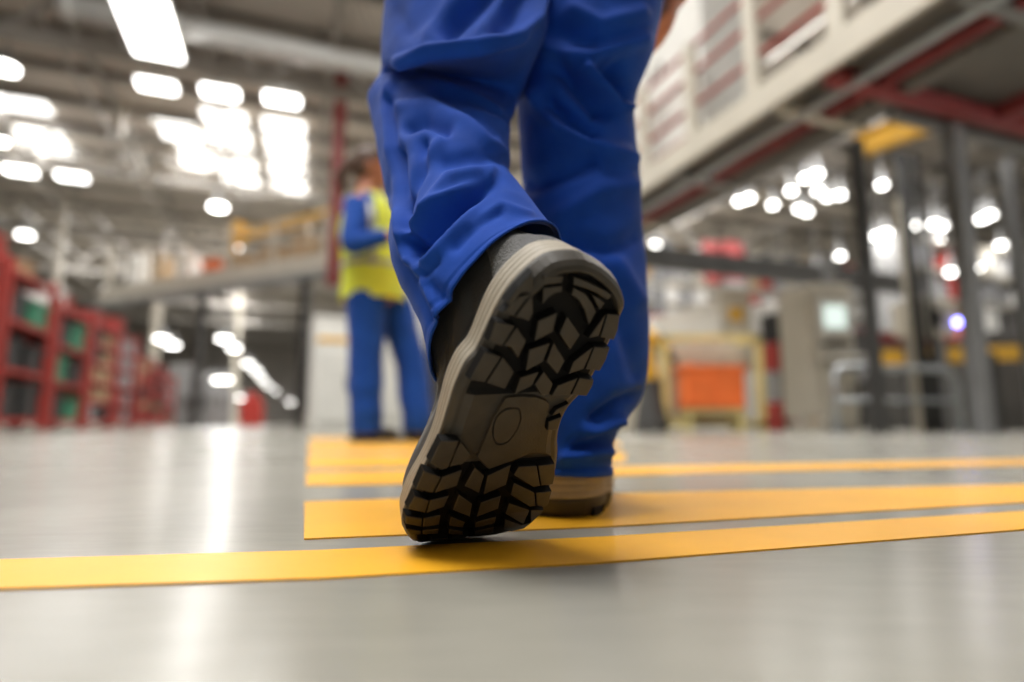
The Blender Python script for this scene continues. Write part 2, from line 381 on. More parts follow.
    def tread(p, e, w):
        sh = sstep(6.9, 7.4, p.y) * (1 - sstep(12.3, 13.0, p.y)); arch = math.exp(-((p.x + .6) ** 2 + (p.y - .8) ** 2) / 3.0)
        return .68 - .24 * sh + .1 * arch
    cap_loop(bm, f, rings[-1], tread, 16, vr[-1]); bm.faces.ensure_lookup_table()
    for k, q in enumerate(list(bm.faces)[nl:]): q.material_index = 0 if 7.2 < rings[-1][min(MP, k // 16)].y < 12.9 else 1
    def lug(poly, top=0.0, base=.72, draft=.05, bev=.05):
        P = [V3((a, b, 0)) for a, b in poly]; n = len(P)
        ar = sum(P[i].x * P[(i + 1) % n].y - P[(i + 1) % n].x * P[i].y for i in range(n))
        if ar < 0: P.reverse()
        def off(d):
            out = []
            for i in range(n):
                e1 = (P[i] - P[i - 1]).normalized(); e2 = (P[(i + 1) % n] - P[i]).normalized()
                n1 = V3((e1.y, -e1.x, 0)); n2 = V3((e2.y, -e2.x, 0)); b = n1 + n2; k = max(.6, b.dot(n1)); out.append(P[i] + b * (d / k))
            return out
        rr = []
        for d, w in ((-bev, top), (0, top + bev * .8), (draft, base)):
            # subdivide each edge so that it follows the bend
            pts = off(d); rr.append([bm.verts.new(f(p.x, p.y, w)) for p in pts])
        for A, B in zip(rr, rr[1:]):
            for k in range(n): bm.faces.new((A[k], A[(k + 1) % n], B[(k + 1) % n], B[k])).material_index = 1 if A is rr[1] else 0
        bm.faces.new(rr[0])
    for nm, poly in LUGS.items(): lug(poly if f.bend else [(-1.5 + (a + 1.5) * .86, b) for a, b in poly], top=.02 if nm[0] == 'w' else 0)
    # rows hidden ahead of the contact line
    for j in range(3):
        vv = 21.2 + j * 1.2
        for k in range(5):
            uu = -6.1 + k * 1.75 + j * .4
            if (0 < k < 4 and j < 2) or k == 2: lug([(uu, vv), (uu + 1.4, vv + .2), (uu + 1.3, vv + 1.0), (uu + .1, vv + .9)], top=.02)
    # shank plate with a ring
    circ = [(-1.77, 8.41), (-1.42, 8.49), (-1.04, 9.15), (-.97, 9.75), (-.99, 10.24), (-1.2, 10.85), (-1.46, 11.26), (-2.05, 11.42), (-2.58, 10.99), (-2.87, 10.31), (-2.98, 9.24), (-2.57, 8.58), (-2.2, 8.42)]
    cc = catmull([V3((a, b, 0)) for a, b in circ], 4, True); ce = V3((-1.97, 9.92, 0))
    cc.sort(key=lambda p: math.atan2(p.y - ce.y, p.x - ce.x))
    plate = [V3(p + (0,)) for p in [(-2.75, 7.6), (-1.5, 7.45), (-.2, 7.5), (.9, 7.9), (1.1, 9), (1.15, 10.3), (.95, 12.2), (-.4, 12.9), (-2.2, 13.6), (-3.4, 12.5), (-3.25, 10.8), (-3.15, 9.3)]]
    def hit(a):
        d = V3((math.cos(a), math.sin(a), 0)); best = 9
        for i in range(len(plate)):
            p, q = plate[i] - ce, plate[(i + 1) % len(plate)] - ce; e = q - p; den = d.x * e.y - d.y * e.x
            if abs(den) < 1e-9: continue
            t = (p.x * e.y - p.y * e.x) / den; s_ = (p.x * d.y - p.y * d.x) / den
            if t > 0 and -1e-6 <= s_ <= 1 + 1e-6: best = min(best, t)
        return ce + d * best
    r_in, r_g1, r_g2, r_out, r_b = [], [], [], [], []
    for p in cc:
        d = p - ce; q = hit(math.atan2(d.y, d.x))
        r_in.append(ce + d * .95 + V3((0, 0, .2))); r_g1.append(ce + d * .955 + V3((0, 0, .42))); r_g2.append(ce + d * 1.05 + V3((0, 0, .42)))
        dd = d.normalized() * 0; q = q if (q - ce).length > d.length * 1.1 else ce + d * 1.1
        r_out.append(ce + d * 1.055 + V3((0, 0, .2))); r_b.append(q + V3((0, 0, .2)))
    rings = [r_in, r_g1, r_g2, r_out, r_b, [ce + (p - ce) * 1.03 + V3((0, 0, .3)) for p in r_b]]
    vr = loft_rings(bm, f, rings); bm.faces.new(vr[0])
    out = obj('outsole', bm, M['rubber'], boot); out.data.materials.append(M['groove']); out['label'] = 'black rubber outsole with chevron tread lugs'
    return boot

# ------------------------------------------------------------------ cloth lofts
def ring_px(L, R, N):
    """ellipse through a left and a right silhouette point and the point nearest the camera: (px, py, depth) each"""
    l, r, n = at(*L), at(*R), at(*N); c = (l + r) / 2; return (c, (l - r) / 2, n - c)
def ring_w(c, rx, ry): return (V3(c), V3((-rx, 0, 0)), V3((0, -ry, 0)))
def blob(d2, w): return math.exp(-d2 / (w * w))
def seg_d(px, py, pts):
    best = 1e9
    for (ax, ay), (bx, by) in zip(pts, pts[1:]):
        ex, ey = bx - ax, by - ay; t = max(0, min(1, ((px - ax) * ex + (py - ay) * ey) / (ex * ex + ey * ey)))
        d = (px - ax - ex * t) ** 2 + (py - ay - ey * t) ** 2
        if d < best: best = d
    return best
def cloth_loft(bm, rings, n=120, sub=10, folds=(), seed=0, hem=False, amp=.0025, scale=9, cap_end=False, sq=1.0):
    cs, As, Bs = (catmull([r[i] for r in rings], sub) for i in range(3)); grid = []
    for c, A, B in zip(cs, As, Bs):
        row = []
        for k in range(n):
            a = 2 * PI * k / n; ca, sa = math.cos(a), math.sin(a)
            ca = math.copysign(abs(ca) ** sq, ca); sa = math.copysign(abs(sa) ** sq, sa)
            row.append(c + A * ca + B * sa)
        grid.append(row)
    H = len(grid); out = []
    for i, row in enumerate(grid):
        orow = []
        for k, p in enumerate(row):
            du = grid[i][(k + 1) % n] - grid[i][k - 1]; dv = grid[min(i + 1, H - 1)][k] - grid[max(i - 1, 0)][k]
            nn = du.cross(dv)
            if nn.length > 1e-12: nn.normalize()
            if nn.dot(p - cs[i]) < 0: nn = -nn
            d = noise.noise(V3((p.x * scale, p.y * scale, p.z * scale * 1.6 + seed))) * amp + noise.noise(V3((p.x * 30, p.y * 30, p.z * 45 + seed))) * amp * .5 + noise.noise(V3((p.x * 75, p.y * 75, p.z * 110 + seed))) * amp * .12
            if hem: d += .0009 if i < 4 else (-.0012 if i == 4 else 0)
            if folds:
                q = proj(p); fc = nn.dot((CP - p).normalized())
                if fc > -.05:
                    g = min(1, (fc + .05) / .4)
                    for s_, w, pts in folds:
                        dd = seg_d(q[0], q[1], pts)
                        if dd < 9 * w * w: d += s_ * .0014 * blob(dd, w) * g
            orow.append(bm.verts.new(p + nn * d))
        out.append(orow)
    for A, B in zip(out, out[1:]):
        for k in range(n): bm.faces.new((A[k], A[(k + 1) % n], B[(k + 1) % n], B[k]))
    if cap_end: bm.faces.new(out[-1])
    return out

def body_mesh(bm, J, hands):
    """one continuous figure: J holds joint positions"""
    h = J['head']; fd = J['face'].normalized(); side = fd.cross(V3((0, 0, 1))).normalized(); up = side.cross(fd)
    rot = Matrix((side, fd, up)).transposed()
    def hp(x, y, z): return h + side * x + fd * y + up * z
    add_ball(bm, hp(0, -.005, .02), (.074, .093, .1), rot, 20)
    add_ball(bm, hp(0, .03, -.055), (.052, .058, .062), rot)
    add_capsule(bm, hp(0, .09, .012), hp(0, .112, -.022), .009, .014)                # nose
    add_ball(bm, hp(0, .082, -.058), (.022, .01, .006), rot, 10); add_ball(bm, hp(0, .08, -.068), (.019, .01, .006), rot, 10)
    add_ball(bm, hp(0, .072, -.1), (.02, .016, .015), rot, 10)
    for s in (-1, 1):
        add_ball(bm, hp(s * .076, -.005, -.012), (.009, .02, .031), rot, 10)
        add_ball(bm, hp(s * .032, .078, .034), (.022, .01, .007), rot, 10)
    add_capsule(bm, h + V3((0, 0, -.05)) - fd * .02, J['neck'], .056, .062)
    add_capsule(bm, J['neck'], J['chest'], .07, .125); add_ball(bm, J['chest'], (.165, .105, .14)); add_capsule(bm, J['chest'], J['pelvis'], .12, .125)
    add_ball(bm, J['pelvis'], (.165, .115, .12))
    for s in ('l', 'r'):
        add_capsule(bm, J['neck'] + V3((0, 0, -.03)), J['sho_' + s], .055, .058)
        add_capsule(bm, J['sho_' + s], J['elb_' + s], .052, .038); add_capsule(bm, J['elb_' + s], J['wri_' + s], .038, .025)
        add_capsule(bm, J['hip_' + s], J['kne_' + s], .066, .038); add_capsule(bm, J['kne_' + s] , J['ank_' + s], .036, .03)
        m = J['kne_' + s].lerp(J['ank_' + s], .5); add_ball(bm, m, (.037, .035, .07))
        # hand: palm, four bent fingers and a thumb from the side of the palm
        d, pn, curl = hands[s]; d = d.normalized(); pn = (pn - d * pn.dot(d)).normalized(); sd = d.cross(pn)
        w = J['wri_' + s]; R3 = Matrix((sd, d, pn)).transposed()
        add_capsule(bm, w, w + d * .03, .024, .026); add_ball(bm, w + d * .052, (.04, .052, .016), R3)
        thumb_side = hands[s + '_t']
        for i, (ln, off) in enumerate(((.9, .030), (1.0, .010), (.94, -.011), (.74, -.030))):
            p = w + d * (.088 - .004 * abs(i - 1)) + sd * off * thumb_side; dr = d.copy(); a = 0
            for j, l in enumerate((.043, .028, .022)):
                a += curl * (.55, .8, .6)[j] * (1 + .1 * i); dr = d * math.cos(a) + pn * math.sin(a); q = p + dr * l * ln
                add_capsule(bm, p, q, .0092 - .0008 * j, .0086 - .0008 * j, 10); p = q
        p = w + d * .028 + sd * .03 * thumb_side; t1 = (d * .75 + sd * .55 * thumb_side + pn * .35).normalized()
        q = p + t1 * .042; add_capsule(bm, p, q, .015, .0105, 10); t2 = (d * .85 + pn * .5 + sd * .1 * thumb_side).normalized(); q2 = q + t2 * .03
        add_capsule(bm, q, q2, .0105, .009, 10); add_capsule(bm, q2, q2 + (t2 + pn * .3).normalized() * .022, .0095, .008, 10)
# ------------------------------------------------------------------ walking person in blue workwear
P1 = thing('person', 'person in blue workwear walking away, heel lifted to show a black boot sole', 'person', (0, 0, 0))
fl = Boot(True, (-.036487, .515015, 0), False, math.radians(30), math.radians(55))
make_boot(P1, fl)
rc = at(574, 516, .60); rc.z = 0
yaw = math.radians(-4)
Fv = V3((math.sin(yaw), -math.cos(yaw), 0))
fr = Boot(False, rc - Fv * (.24 + .0285) + V3((.0 + .012, 0, 0)), True, yaw, 0)
fr.con = rc - Fv * .2685 + V3((.015, 0, 0))
make_boot(P1, fr)

bm = bmesh.new()
foldsL = [(-13, 10, [(419, 247), (440, 225), (463, 203), (487, 183)]), (6, 5, [(408, 234), (436, 206), (462, 190), (490, 176)]), (5, 6, [(426, 262), (455, 228), (490, 186)]),
          (-7, 5, [(399, 150), (402, 200), (412, 245)]), (-6, 5, [(424, 142), (421, 168), (407, 205)]), (-7, 6, [(408, 127), (425, 120), (446, 129)]),
          (4, 6, [(400, 108), (430, 104), (470, 125), (502, 152)]), (-4, 7, [(445, 161), (470, 157), (500, 160)]), (4, 6, [(425, 210), (448, 178), (492, 168)]),
          (-6, 5, [(387, 100), (393, 150), (390, 195)]), (5, 4, [(395, 72), (383, 100), (389, 150), (397, 215), (408, 262)]), (3, 6, [(412, 190), (420, 160), (440, 143)]),
          (-3, 5, [(430, 285), (448, 300)]), (-2.5, 4, [(418, 280), (436, 262)]), (2, 4, [(470, 225), (500, 205), (530, 215)]), (-2.5, 5, [(440, 95), (470, 112), (492, 135)]),
          (-3, 5, [(404, 262), (418, 292), (432, 318)]), (3, 4, [(412, 262), (428, 290), (438, 316)]), (-3, 6, [(455, 245), (478, 222), (500, 212)]),
          (8, 5, [(400, 62), (430, 53), (480, 47), (518, 38), (538, 20), (546, -8)]),
          (-11, 9, [(448, 30), (466, 12), (492, -12)]), (5, 8, [(430, 36), (443, 20), (462, -10)]), (5, 6, [(482, 32), (492, 18), (508, -10)]), (-7, 9, [(500, 30), (515, 12), (528, -10)]), (-3, 7, [(396, 10), (408, 30)]),
          (4, 5, [(404, 66), (435, 80), (495, 109), (508, 128)])]
foldsR = [(-11, 10, [(558, 66), (575, 84), (602, 108)]), (8, 6, [(588, 70), (606, 92), (624, 108)]), (-9, 7, [(604, 66), (620, 88)]), (-7, 5, [(616, 64), (622, 100)]),
          (-8, 8, [(548, 105), (566, 118), (592, 132)]), (5, 8, [(536, 42), (556, 58), (600, 56), (642, 40)]), (5, 8, [(535, 98), (560, 128), (600, 148), (634, 158)]),
          (-5, 9, [(530, 185), (560, 175), (590, 160)]), (3, 9, [(560, 215), (600, 190), (635, 185)]), (4, 8, [(575, 10), (600, 26), (640, 14)]), (-4, 9, [(560, 30), (590, 40)]),
          (-6, 7, [(596, 418), (622, 402), (646, 395)]), (5, 7, [(590, 432), (618, 420)]), (-5, 6, [(575, 446), (600, 440), (618, 430)]), (4, 6, [(566, 458), (608, 452)]),
          (-4, 10, [(600, 300), (625, 330), (640, 372)]), (3, 9, [(615, 260), (640, 300)]), (-4, 9, [(570, 240), (610, 250), (640, 236)])]
ringsL = [ring_px((435, 380, .457), (561, 243, .47), (480, 254, .398)),
          ring_px((424, 324, .472), (553, 231, .48), (466, 240, .41)),
          ring_px((403, 288, .50), (539, 212, .49), (452, 214, .43)),
          ring_px((393, 255, .52), (521, 189, .51), (441, 190, .447)),
          ring_px((394, 221, .545), (508, 174, .54), (440, 162, .467)),
          ring_px((386, 190, .57), (510, 160, .56), (440, 133, .49)),
          ring_px((376, 145, .60), (511, 138, .59), (440, 110, .52)),
          ring_px((368, 100, .63), (508, 132, .61), (446, 96, .553)),
          ring_px((373, 84, .64), (509, 122, .62), (454, 88, .572)),
          ring_px((379, 74, .66), (518, 98, .65), (462, 76, .603)),
          ring_px((381, 62, .66), (540, 42, .65), (468, 57, .530)),
          ring_px((382, 50, .665), (546, 18, .655), (466, 42, .520)),
          ring_px((384, 20, .67), (549, -10, .66), (462, 8, .55)),
          ring_px((386, -60, .69), (556, -60, .68), (470, -60, .58)),
          ring_w((-.075, .70, .73), .10, .125), ring_w((-.045, .715, .84), .12, .13), ring_w((.01, .72, .95), .14, .125)]
cloth_loft(bm, ringsL, 130, 12, foldsL, 3, True, .0022)
def rr(lx, rx, y, d, t=.08): return ring_px((lx, y, d), (rx, y, d), ((lx + rx) / 2, y + 2, d - t))
hx = .076
ringsR = [ring_px((534, 471, .655), (612, 474, .655), (573, 477, .588)),
          ring_px((532, 452, .66), (613, 444, .66), (573, 448, .59)),
          rr(531, 626, 420, .665, .075), rr(528, 644, 392, .67, .08), rr(527, 649, 350, .672, .08), rr(528, 648, 300, .675, .08), rr(526, 644, 240, .68, .078),
          rr(522, 639, 180, .685, .076), rr(519, 634, 125, .69, .075), rr(517, 637, 92, .69, .078), rr(520, 650, 60, .69, .085), rr(523, 660, 20, .69, .09),
          rr(522, 668, -30, .695, .095), ring_w((.115, .71, .73), .105, .12), ring_w((.095, .72, .84), .12, .13), ring_w((.03, .72, .95), .14, .125)]
cloth_loft(bm, ringsR, 120, 12, [(a * 1.5, b, c) for a, b, c in foldsR], 9, True, .0022)
tr = obj('trousers', bm, M['blue'], P1, True)
so = tr.modifiers.new('s', 'SOLIDIFY'); so.thickness = .0016; so.offset = -1

J = dict(head=V3((.02, .70, 1.66)), face=V3((.05, 1, -.05)), neck=V3((.02, .70, 1.50)), chest=V3((.02, .72, 1.28)), pelvis=V3((.02, .72, .95)),
         sho_l=V3((-.17, .71, 1.43)), elb_l=V3((-.25, .60, 1.15)), wri_l=V3((-.24, .52, .90)), sho_r=V3((.21, .73, 1.43)), elb_r=V3((.27, .72, 1.12)), wri_r=V3((.242, .80, .75)),
         hip_l=V3((-.07, .76, .90)), kne_l=at(442, 38, .79), ank_l=fl(-1, 5, 9.5), hip_r=V3((.10, .72, .90)), kne_r=at(582, 60, .70), ank_r=fr(-1, 4.5, 10))
hands = dict(l=(V3((0, -.2, -1)), V3((1, .2, 0)), .5), l_t=-1, r=(V3((-.25, .1, -1)), V3((-1, .1, .2)), .95), r_t=1)
bm = bmesh.new(); body_mesh(bm, J, hands)
add_capsule(bm, fl(-1, 4, 9), fl(-1.2, 14, 4.4), .022, .02); add_capsule(bm, fr(-1, 4, 9), fr(-1.2, 17, 4.6), .03, .028)
remeshed('body', bm, M['skin'], P1, .005)
def torso(bm, J, grow=0, z0=0, amp=.004, seed=4, top=True):
    c, p, n = J['chest'], J['pelvis'], J['neck']; g = grow
    R = [ring_w(p + V3((0, 0, -.07 + z0)), .185 + g, .145 + g), ring_w(p + V3((0, 0, .06)), .18 + g, .14 + g), ring_w(p.lerp(c, .5), .165 + g, .13 + g), ring_w(c, .19 + g, .135 + g),
         ring_w(c + V3((0, 0, .1)), .19 + g, .13 + g), ring_w(c.lerp(n, .78), .13 + g, .1 + g), ring_w(n + V3((0, 0, -.012)), .075 + g, .075 + g)]
    cloth_loft(bm, R, 60, 7, (), seed, False, amp)
def sleeve(bm, J, s, seed, k=1.0):
    a, b, c = J['sho_' + s], J['elb_' + s], J['wri_' + s]; pts = catmull([a + V3((0, 0, .0)), a.lerp(b, .5), b, b.lerp(c, .5), c], 6)
    rs = catmull([V3((x, 0, 0)) for x in (.078 * k, .07 * k, .06 * k, .052 * k, .043 * k)], 6)
    out = [ring for ring in ()]; n = 30; prev = None
    for i, (p, r) in enumerate(zip(pts, rs)):
        t = (pts[min(i + 1, len(pts) - 1)] - pts[max(i - 1, 0)]).normalized(); u = t.cross(V3((0, 1, 0.2))).normalized(); w = u.cross(t)
        row = []
        for q in range(n):
            d = u * math.cos(2 * PI * q / n) + w * math.sin(2 * PI * q / n); P = p + d * r.x
            row.append(bm.verts.new(P + d * (noise.noise(P * 18 + V3((0, 0, seed))) * .006)))
        if prev:
            for q in range(n): bm.faces.new((prev[q], prev[(q + 1) % n], row[(q + 1) % n], row[q]))
        else: bm.faces.new(row[::-1])
        prev = row
bm = bmesh.new(); torso(bm, J); sleeve(bm, J, 'l', 1); sleeve(bm, J, 'r', 2)
jk = obj('jacket', bm, M['blue2'], P1, True); so = jk.modifiers.new('s', 'SOLIDIFY'); so.thickness = .002
def hair_cap(J, tail=False):
    bm = bmesh.new(); h = J['head']; fd = J['face'].normalized(); sd = fd.cross(V3((0, 0, 1))).normalized(); up = sd.cross(fd); rot = Matrix((sd, fd, up)).transposed()
    add_ball(bm, h - fd * .02 + up * .032, (.083, .096, .1), rot, 22)
    add_ball(bm, h - fd * .04 - up * .02, (.077, .07, .08), rot, 18)
    if tail:
        b = h - fd * .10 + up * .04
        add_ball(bm, b, (.035, .04, .04), rot, 12)
        for k in range(7):
            o = V3((random.uniform(-.02, .02), random.uniform(-.02, .02), 0))
            add_capsule(bm, b + o, b + o - fd * (.045 + .01 * (k % 3)) - up * .11, .02, .016); add_capsule(bm, b + o - fd * (.045 + .01 * (k % 3)) - up * .11, b + o - fd * .03 - up * (.2 + .015 * (k % 3)), .016, .006)
    return bm
remeshed('hair', hair_cap(J), M['hair'], P1, .007, 2)

# ------------------------------------------------------------------ person in the yellow vest
Y = 3.30
P2 = thing('person', 'person with brown ponytail in yellow high visibility vest and blue workwear', 'person', (0, 0, 0))
def W(px, py, dy=0.0): return at(px, py, Y + dy)
J2 = dict(head=W(372, 168, .0), face=V3((.98, .12, -.1)), neck=W(367, 194, .0), chest=W(369, 228), pelvis=W(373, 290),
          sho_l=W(357, 204, -.14), elb_l=W(352, 244, -.25), wri_l=W(388, 236, -.25), sho_r=W(378, 205, .14), elb_r=W(392, 252, .16), wri_r=W(397, 288, .10),
          hip_l=W(367, 300, -.07), kne_l=W(366, 366, -.09), ank_l=W(366, 428, -.10), hip_r=W(392, 300, .08), kne_r=W(412, 366, .05), ank_r=W(417, 427, .0))
hands2 = dict(l=(V3((1, .2, .05)), V3((0, .4, -1)), .5), l_t=1, r=(V3((0.1, 0, -1)), V3((0, -1, 0)), .5), r_t=1)
bm = bmesh.new(); body_mesh(bm, J2, hands2)
for s in 'lr': add_capsule(bm, J2['ank_' + s] + V3((0, 0, -.02)), J2['ank_' + s] + V3((.11, .05, -.045)), .028, .024)
remeshed('body', bm, M['skin'], P2, .0075, 2)
remeshed('hair', hair_cap(J2, True), M['hair'], P2, .007, 2)
bm = bmesh.new()
def leg(bm, s, seed):
    h, k, a = J2['hip_' + s], J2['kne_' + s], J2['ank_' + s]
    R = [ring_w(a + V3((0, 0, -.025)), .082, .085), ring_w(a + V3((0, 0, .06)), .085, .088), ring_w(k.lerp(a, .5), .092, .095), ring_w(k, .092, .095), ring_w(k.lerp(h, .5), .10, .105),
         ring_w(h, .115, .12), ring_w(J2['pelvis'].lerp(h, .35) + V3((0, 0, .03)), .13, .12)]
    cloth_loft(bm, R, 50, 8, (), seed, False, .006, 7)
leg(bm, 'l', 1); leg(bm, 'r', 5); obj('trousers', bm, M['blue2'], P2, True)
bm = bmesh.new(); sleeve(bm, J2, 'l', 3, .92); sleeve(bm, J2, 'r', 6, .92)
def torso2(bm, g, z0, z1=1.0, ncut=None):
    c, p, n = J2['chest'], J2['pelvis'], J2['neck']
    R = [ring_w(p + V3((0, 0, z0)), .165 + g, .17 + g), ring_w(p + V3((0, 0, .06)), .155 + g, .165 + g), ring_w(p.lerp(c, .5), .15 + g, .165 + g), ring_w(c + V3((0, 0, -.02)), .15 + g, .18 + g),
         ring_w(c + V3((0, 0, .1)), .125 + g, .17 + g), ring_w(c.lerp(n, .8), .09 + g, .12 + g), ring_w(n + V3((0, 0, -.012)), .065 + g, .065 + g)]
    return cloth_loft(bm, R, 60, 7, (), 2, False, .006, 6)
torso2(bm, 0, -.02); obj('jacket', bm, M['blue2'], P2, True)
bm = bmesh.new(); rows = torso2(bm, .016, -.07)
# arm openings cut out of the vest
hole = [v for r in rows for v in r if min((v.co - J2['sho_l'].lerp(J2['elb_l'], t)).length for t in (.0, .2, .4, .6)) < .10 or min((v.co - J2['sho_r'].lerp(J2['elb_r'], t)).length for t in (0, .2, .4)) < .085]
bmesh.ops.delete(bm, geom=hole, context='VERTS')
ve = obj('vest', bm, M['vest'], P2, True); ve['label'] = 'yellow high visibility vest'
ve.modifiers.new('s', 'SOLIDIFY').thickness = .004
for k, (z, hh) in enumerate(((.105, .032),)):
    bm = bmesh.new(); c0 = J2['pelvis'] + V3((0, 0, z)); cloth_loft(bm, [ring_w(c0, .178, .19), ring_w(c0 + V3((0, 0, hh)), .178, .19)], 60, 4, (), 2, False, .004, 6)
    o = obj('reflective_band', bm, M['reflect'], P2, True); o['label'] = 'grey reflective band'
for pts in ([(367, 196, -.10), (371, 214, -.205), (372, 240, -.21), (373, 262, -.205)], [(377, 200, .0), (384, 214, -.06), (391, 240, -.07), (394, 262, -.06)]):
    bm = bmesh.new(); P = catmull([W(*p) for p in pts], 5)
    for a, b in zip(P, P[1:]): add_bar(bm, a, b, .034, .034) if 0 else add_capsule(bm, a, b, .016, .016, 8)
    o = obj('reflective_band', bm, M['reflect'], P2, True); o['label'] = 'grey reflective band'
for s in 'lr':
    a = J2['ank_' + s]; bm = bmesh.new()
    g = V3((a.x, a.y, 0)); d = V3((.92, .38, 0)); e = V3((-.38, .92, 0)); rot = Matrix((d, e, V3((0, 0, 1)))).transposed()
    add_ball(bm, g + d * .05 + V3((0, 0, .045)), (.135, .046, .038), rot); add_capsule(bm, g + V3((0, 0, .05)), g + V3((0, 0, .11)), .048, .046)
    sh = remeshed('work_shoe', bm, M['leather'], P2, .008, 2)
    bm = bmesh.new(); 
    ring = [g + d * (.05 + .14 * math.cos(t)) + e * .05 * math.sin(t) for t in [2 * PI * i / 28 for i in range(28)]]
    A = [bm.verts.new(p + V3((0, 0, .001))) for p in ring]; B = [bm.verts.new(p + V3((0, 0, .026))) for p in ring]
    for i in range(28): bm.faces.new((A[i], A[(i + 1) % 28], B[(i + 1) % 28], B[i]))
    bm.faces.new(A); bm.faces.new(B); obj('sole', bm, M['black'], sh)
# ------------------------------------------------------------------ the hall (b across, a along)
A_ = V3((-.347, .938, 0)); B_ = V3((.938, .347, 0)); RZ = math.atan2(.347, .938)
def H(b, a, z=0): return B_ * b + A_ * a + V3((0, 0, z))
def hb(p): return p.dot(B_), p.dot(A_)
def hbox(bm, b, a, z, sb, sa, sz, bev=0): return add_box(bm, H(b, a, z), (sb, sa, sz), RZ, bev)   # centre and size in hall axes

bm = bmesh.new(); 
vs = [bm.verts.new(H(b, a)) for b, a in ((-45, -14), (45, -14), (45, 75), (-45, 75))]; bm.faces.new(vs)
struct('floor', bm, M['floor'])
# painted lines: each stripe one marking
def stripe(pts, label, grp=None, z=.0012):
    bm = bmesh.new(); P = [at_z(x, y, 0) for x, y in pts]
    lo = [bm.verts.new(V3((p.x, p.y, .0))) for p in P]; hi = [bm.verts.new(V3((p.x, p.y, z))) for p in P]; n = len(P)
    bm.faces.new(hi); 
    for i in range(n): bm.faces.new((lo[i], lo[(i + 1) % n], hi[(i + 1) % n], hi[i]))
    o = obj('floor_line', bm, M['yellow_paint']); tag(o, label, 'floor marking', grp); return o
stripe([(-260, 573), (0, 561), (320, 551.5), (600, 538), (1024, 512), (1300, 495), (1300, 511), (1024, 530.5), (600, 564), (320, 580), (0, 590.5), (-260, 603)], 'long yellow painted line nearest the camera, crossing the whole concrete floor')
stripe([(304.5, 502.5), (409, 499), (614, 494), (1024, 485), (1500, 473), (1500, 485), (1024, 503), (600, 527.8), (304, 540)], 'wide yellow painted block ending on the left beside the lifted boot')
stripe([(306.5, 472), (409, 471), (700, 466), (1100, 458), (1100, 463), (700, 473), (409, 484.5), (306, 486)], 'yellow painted bar just beyond the standing boot')
stripe([(308, 455.5), (409, 455), (625, 453), (625, 462), (409, 467.5), (307, 468.5)], 'yellow painted bar between lifted boot and the far person in the vest', None)
stripe([(309, 445), (409, 444.6), (620, 442.5), (620, 447), (409, 452.5), (308, 453)], 'yellow painted bar just in front of the far person in the vest', None)
stripe([(310, 438), (409, 438), (600, 437.5), (600, 441), (409, 443), (309.5, 443.2)], 'farthest yellow painted bar, under the far person in the vest', None)

RH = 9.5
bm = bmesh.new(); hbox(bm, 0, 30, RH + .3, 92, 92, .12); struct('ceiling', bm, M['roof'])
bm = bmesh.new(); hbox(bm, 0, 74, 4.8, 92, .3, 9.8); struct('wall_back', bm, M['wall'])
bm = bmesh.new(); hbox(bm, -30, 30, 4.8, .3, 90, 9.8); struct('wall_left', bm, M['wall'])
bm = bmesh.new(); hbox(bm, 44, 30, 4.8, .3, 90, 9.8); struct('wall_right', bm, M['wall'])
# roof purlins and trusses
def purlin():
    bm = bmesh.new(); add_box(bm, (0, 0, 0), (74, .16, .26)); return bm
me0 = None
for i in range(34):
    a = 5 + i * 1.9
    if me0 is None: o = obj('trim_roof_purlin', purlin(), M['purlin']); me0 = o
    else: o = me0.copy(); C.objects.link(o)
    o.name = 'trim_%d' % (i + 1); o['kind'] = 'structure'; o.location = H(7, a, RH + .1); o.rotation_euler = (0, 0, RZ)
def truss():
    bm = bmesh.new()
    add_box(bm, (0, 0, .75), (74, .2, .2)); add_box(bm, (0, 0, -.55), (74, .22, .22)); k = 0; x = -36.5
    while x < 36:
        add_bar(bm, (x, 0, -.55), (x + 1.3, 0, .75), .1, .1); add_bar(bm, (x + 1.3, 0, .75), (x + 2.6, 0, -.55), .1, .1); x += 2.6
    return bm
tr0 = None
for i in range(8):
    if tr0 is None: o = obj('roof_truss', truss(), M['purlin']); tr0 = o
    else: o = tr0.copy(); C.objects.link(o)
    o.location = H(7, 14.5 + i * 7.6, RH - .75); o.rotation_euler = (0, 0, RZ)
    tag(o, 'long steel lattice truss under the factory roof', 'roof truss', 'lattice trusses under the factory roof')
# ducts along b
for k, (px, py, z, r) in enumerate([(255, 43, 8.3, .22)]):
    b, a = hb(at_z(px, py, z)); bm = bmesh.new(); add_tube(bm, [H(-4.6, a, z), H(9, a, z)], r, 16)
    for q in range(7): add_tube(bm, [H(-4.5 + q * 1.9, a, z), H(-4.42 + q * 1.9, a, z)], r * 1.12, 16)
    d = obj('air_duct', bm, M['duct'], None, True); tag(d, 'round pale metal air duct crossing high under the roof at upper left', 'duct')
# skylight panels: (pixel of near end, pixel of far end, width)
nwin = 0; SKY = []
def skylight(p0, p1, w, n, pw, z=RH + .18):
    global nwin
    b0, a0 = hb(at_z(*p0, z)); b1, a1 = hb(at_z(*p1, z)); b = (b0 + b1) / 2; L = (a1 - a0) / n
    for i in range(n):
        nwin += 1; bm = bmesh.new(); hbox(bm, b0 + (b1 - b0) * (i + .5) / n, a0 + L * (i + .5), z, w, abs(L) * .7, .05); SKY.append((b0 + (b1 - b0) * (i + .5) / n, a0 + L * (i + .5), w, abs(L) * .7, pw / n))
        o = struct('window_%d' % nwin, bm, M['sky_panel'])
skylight((8, 88), (52, 156), 1.5, 3, 450)
skylight((166, 110), (203, 168), 1.15, 4, 350)
skylight((222, 108), (246, 196), 1.25, 6, 350)
skylight((283, 118), (291, 198), 1.25, 6, 350)
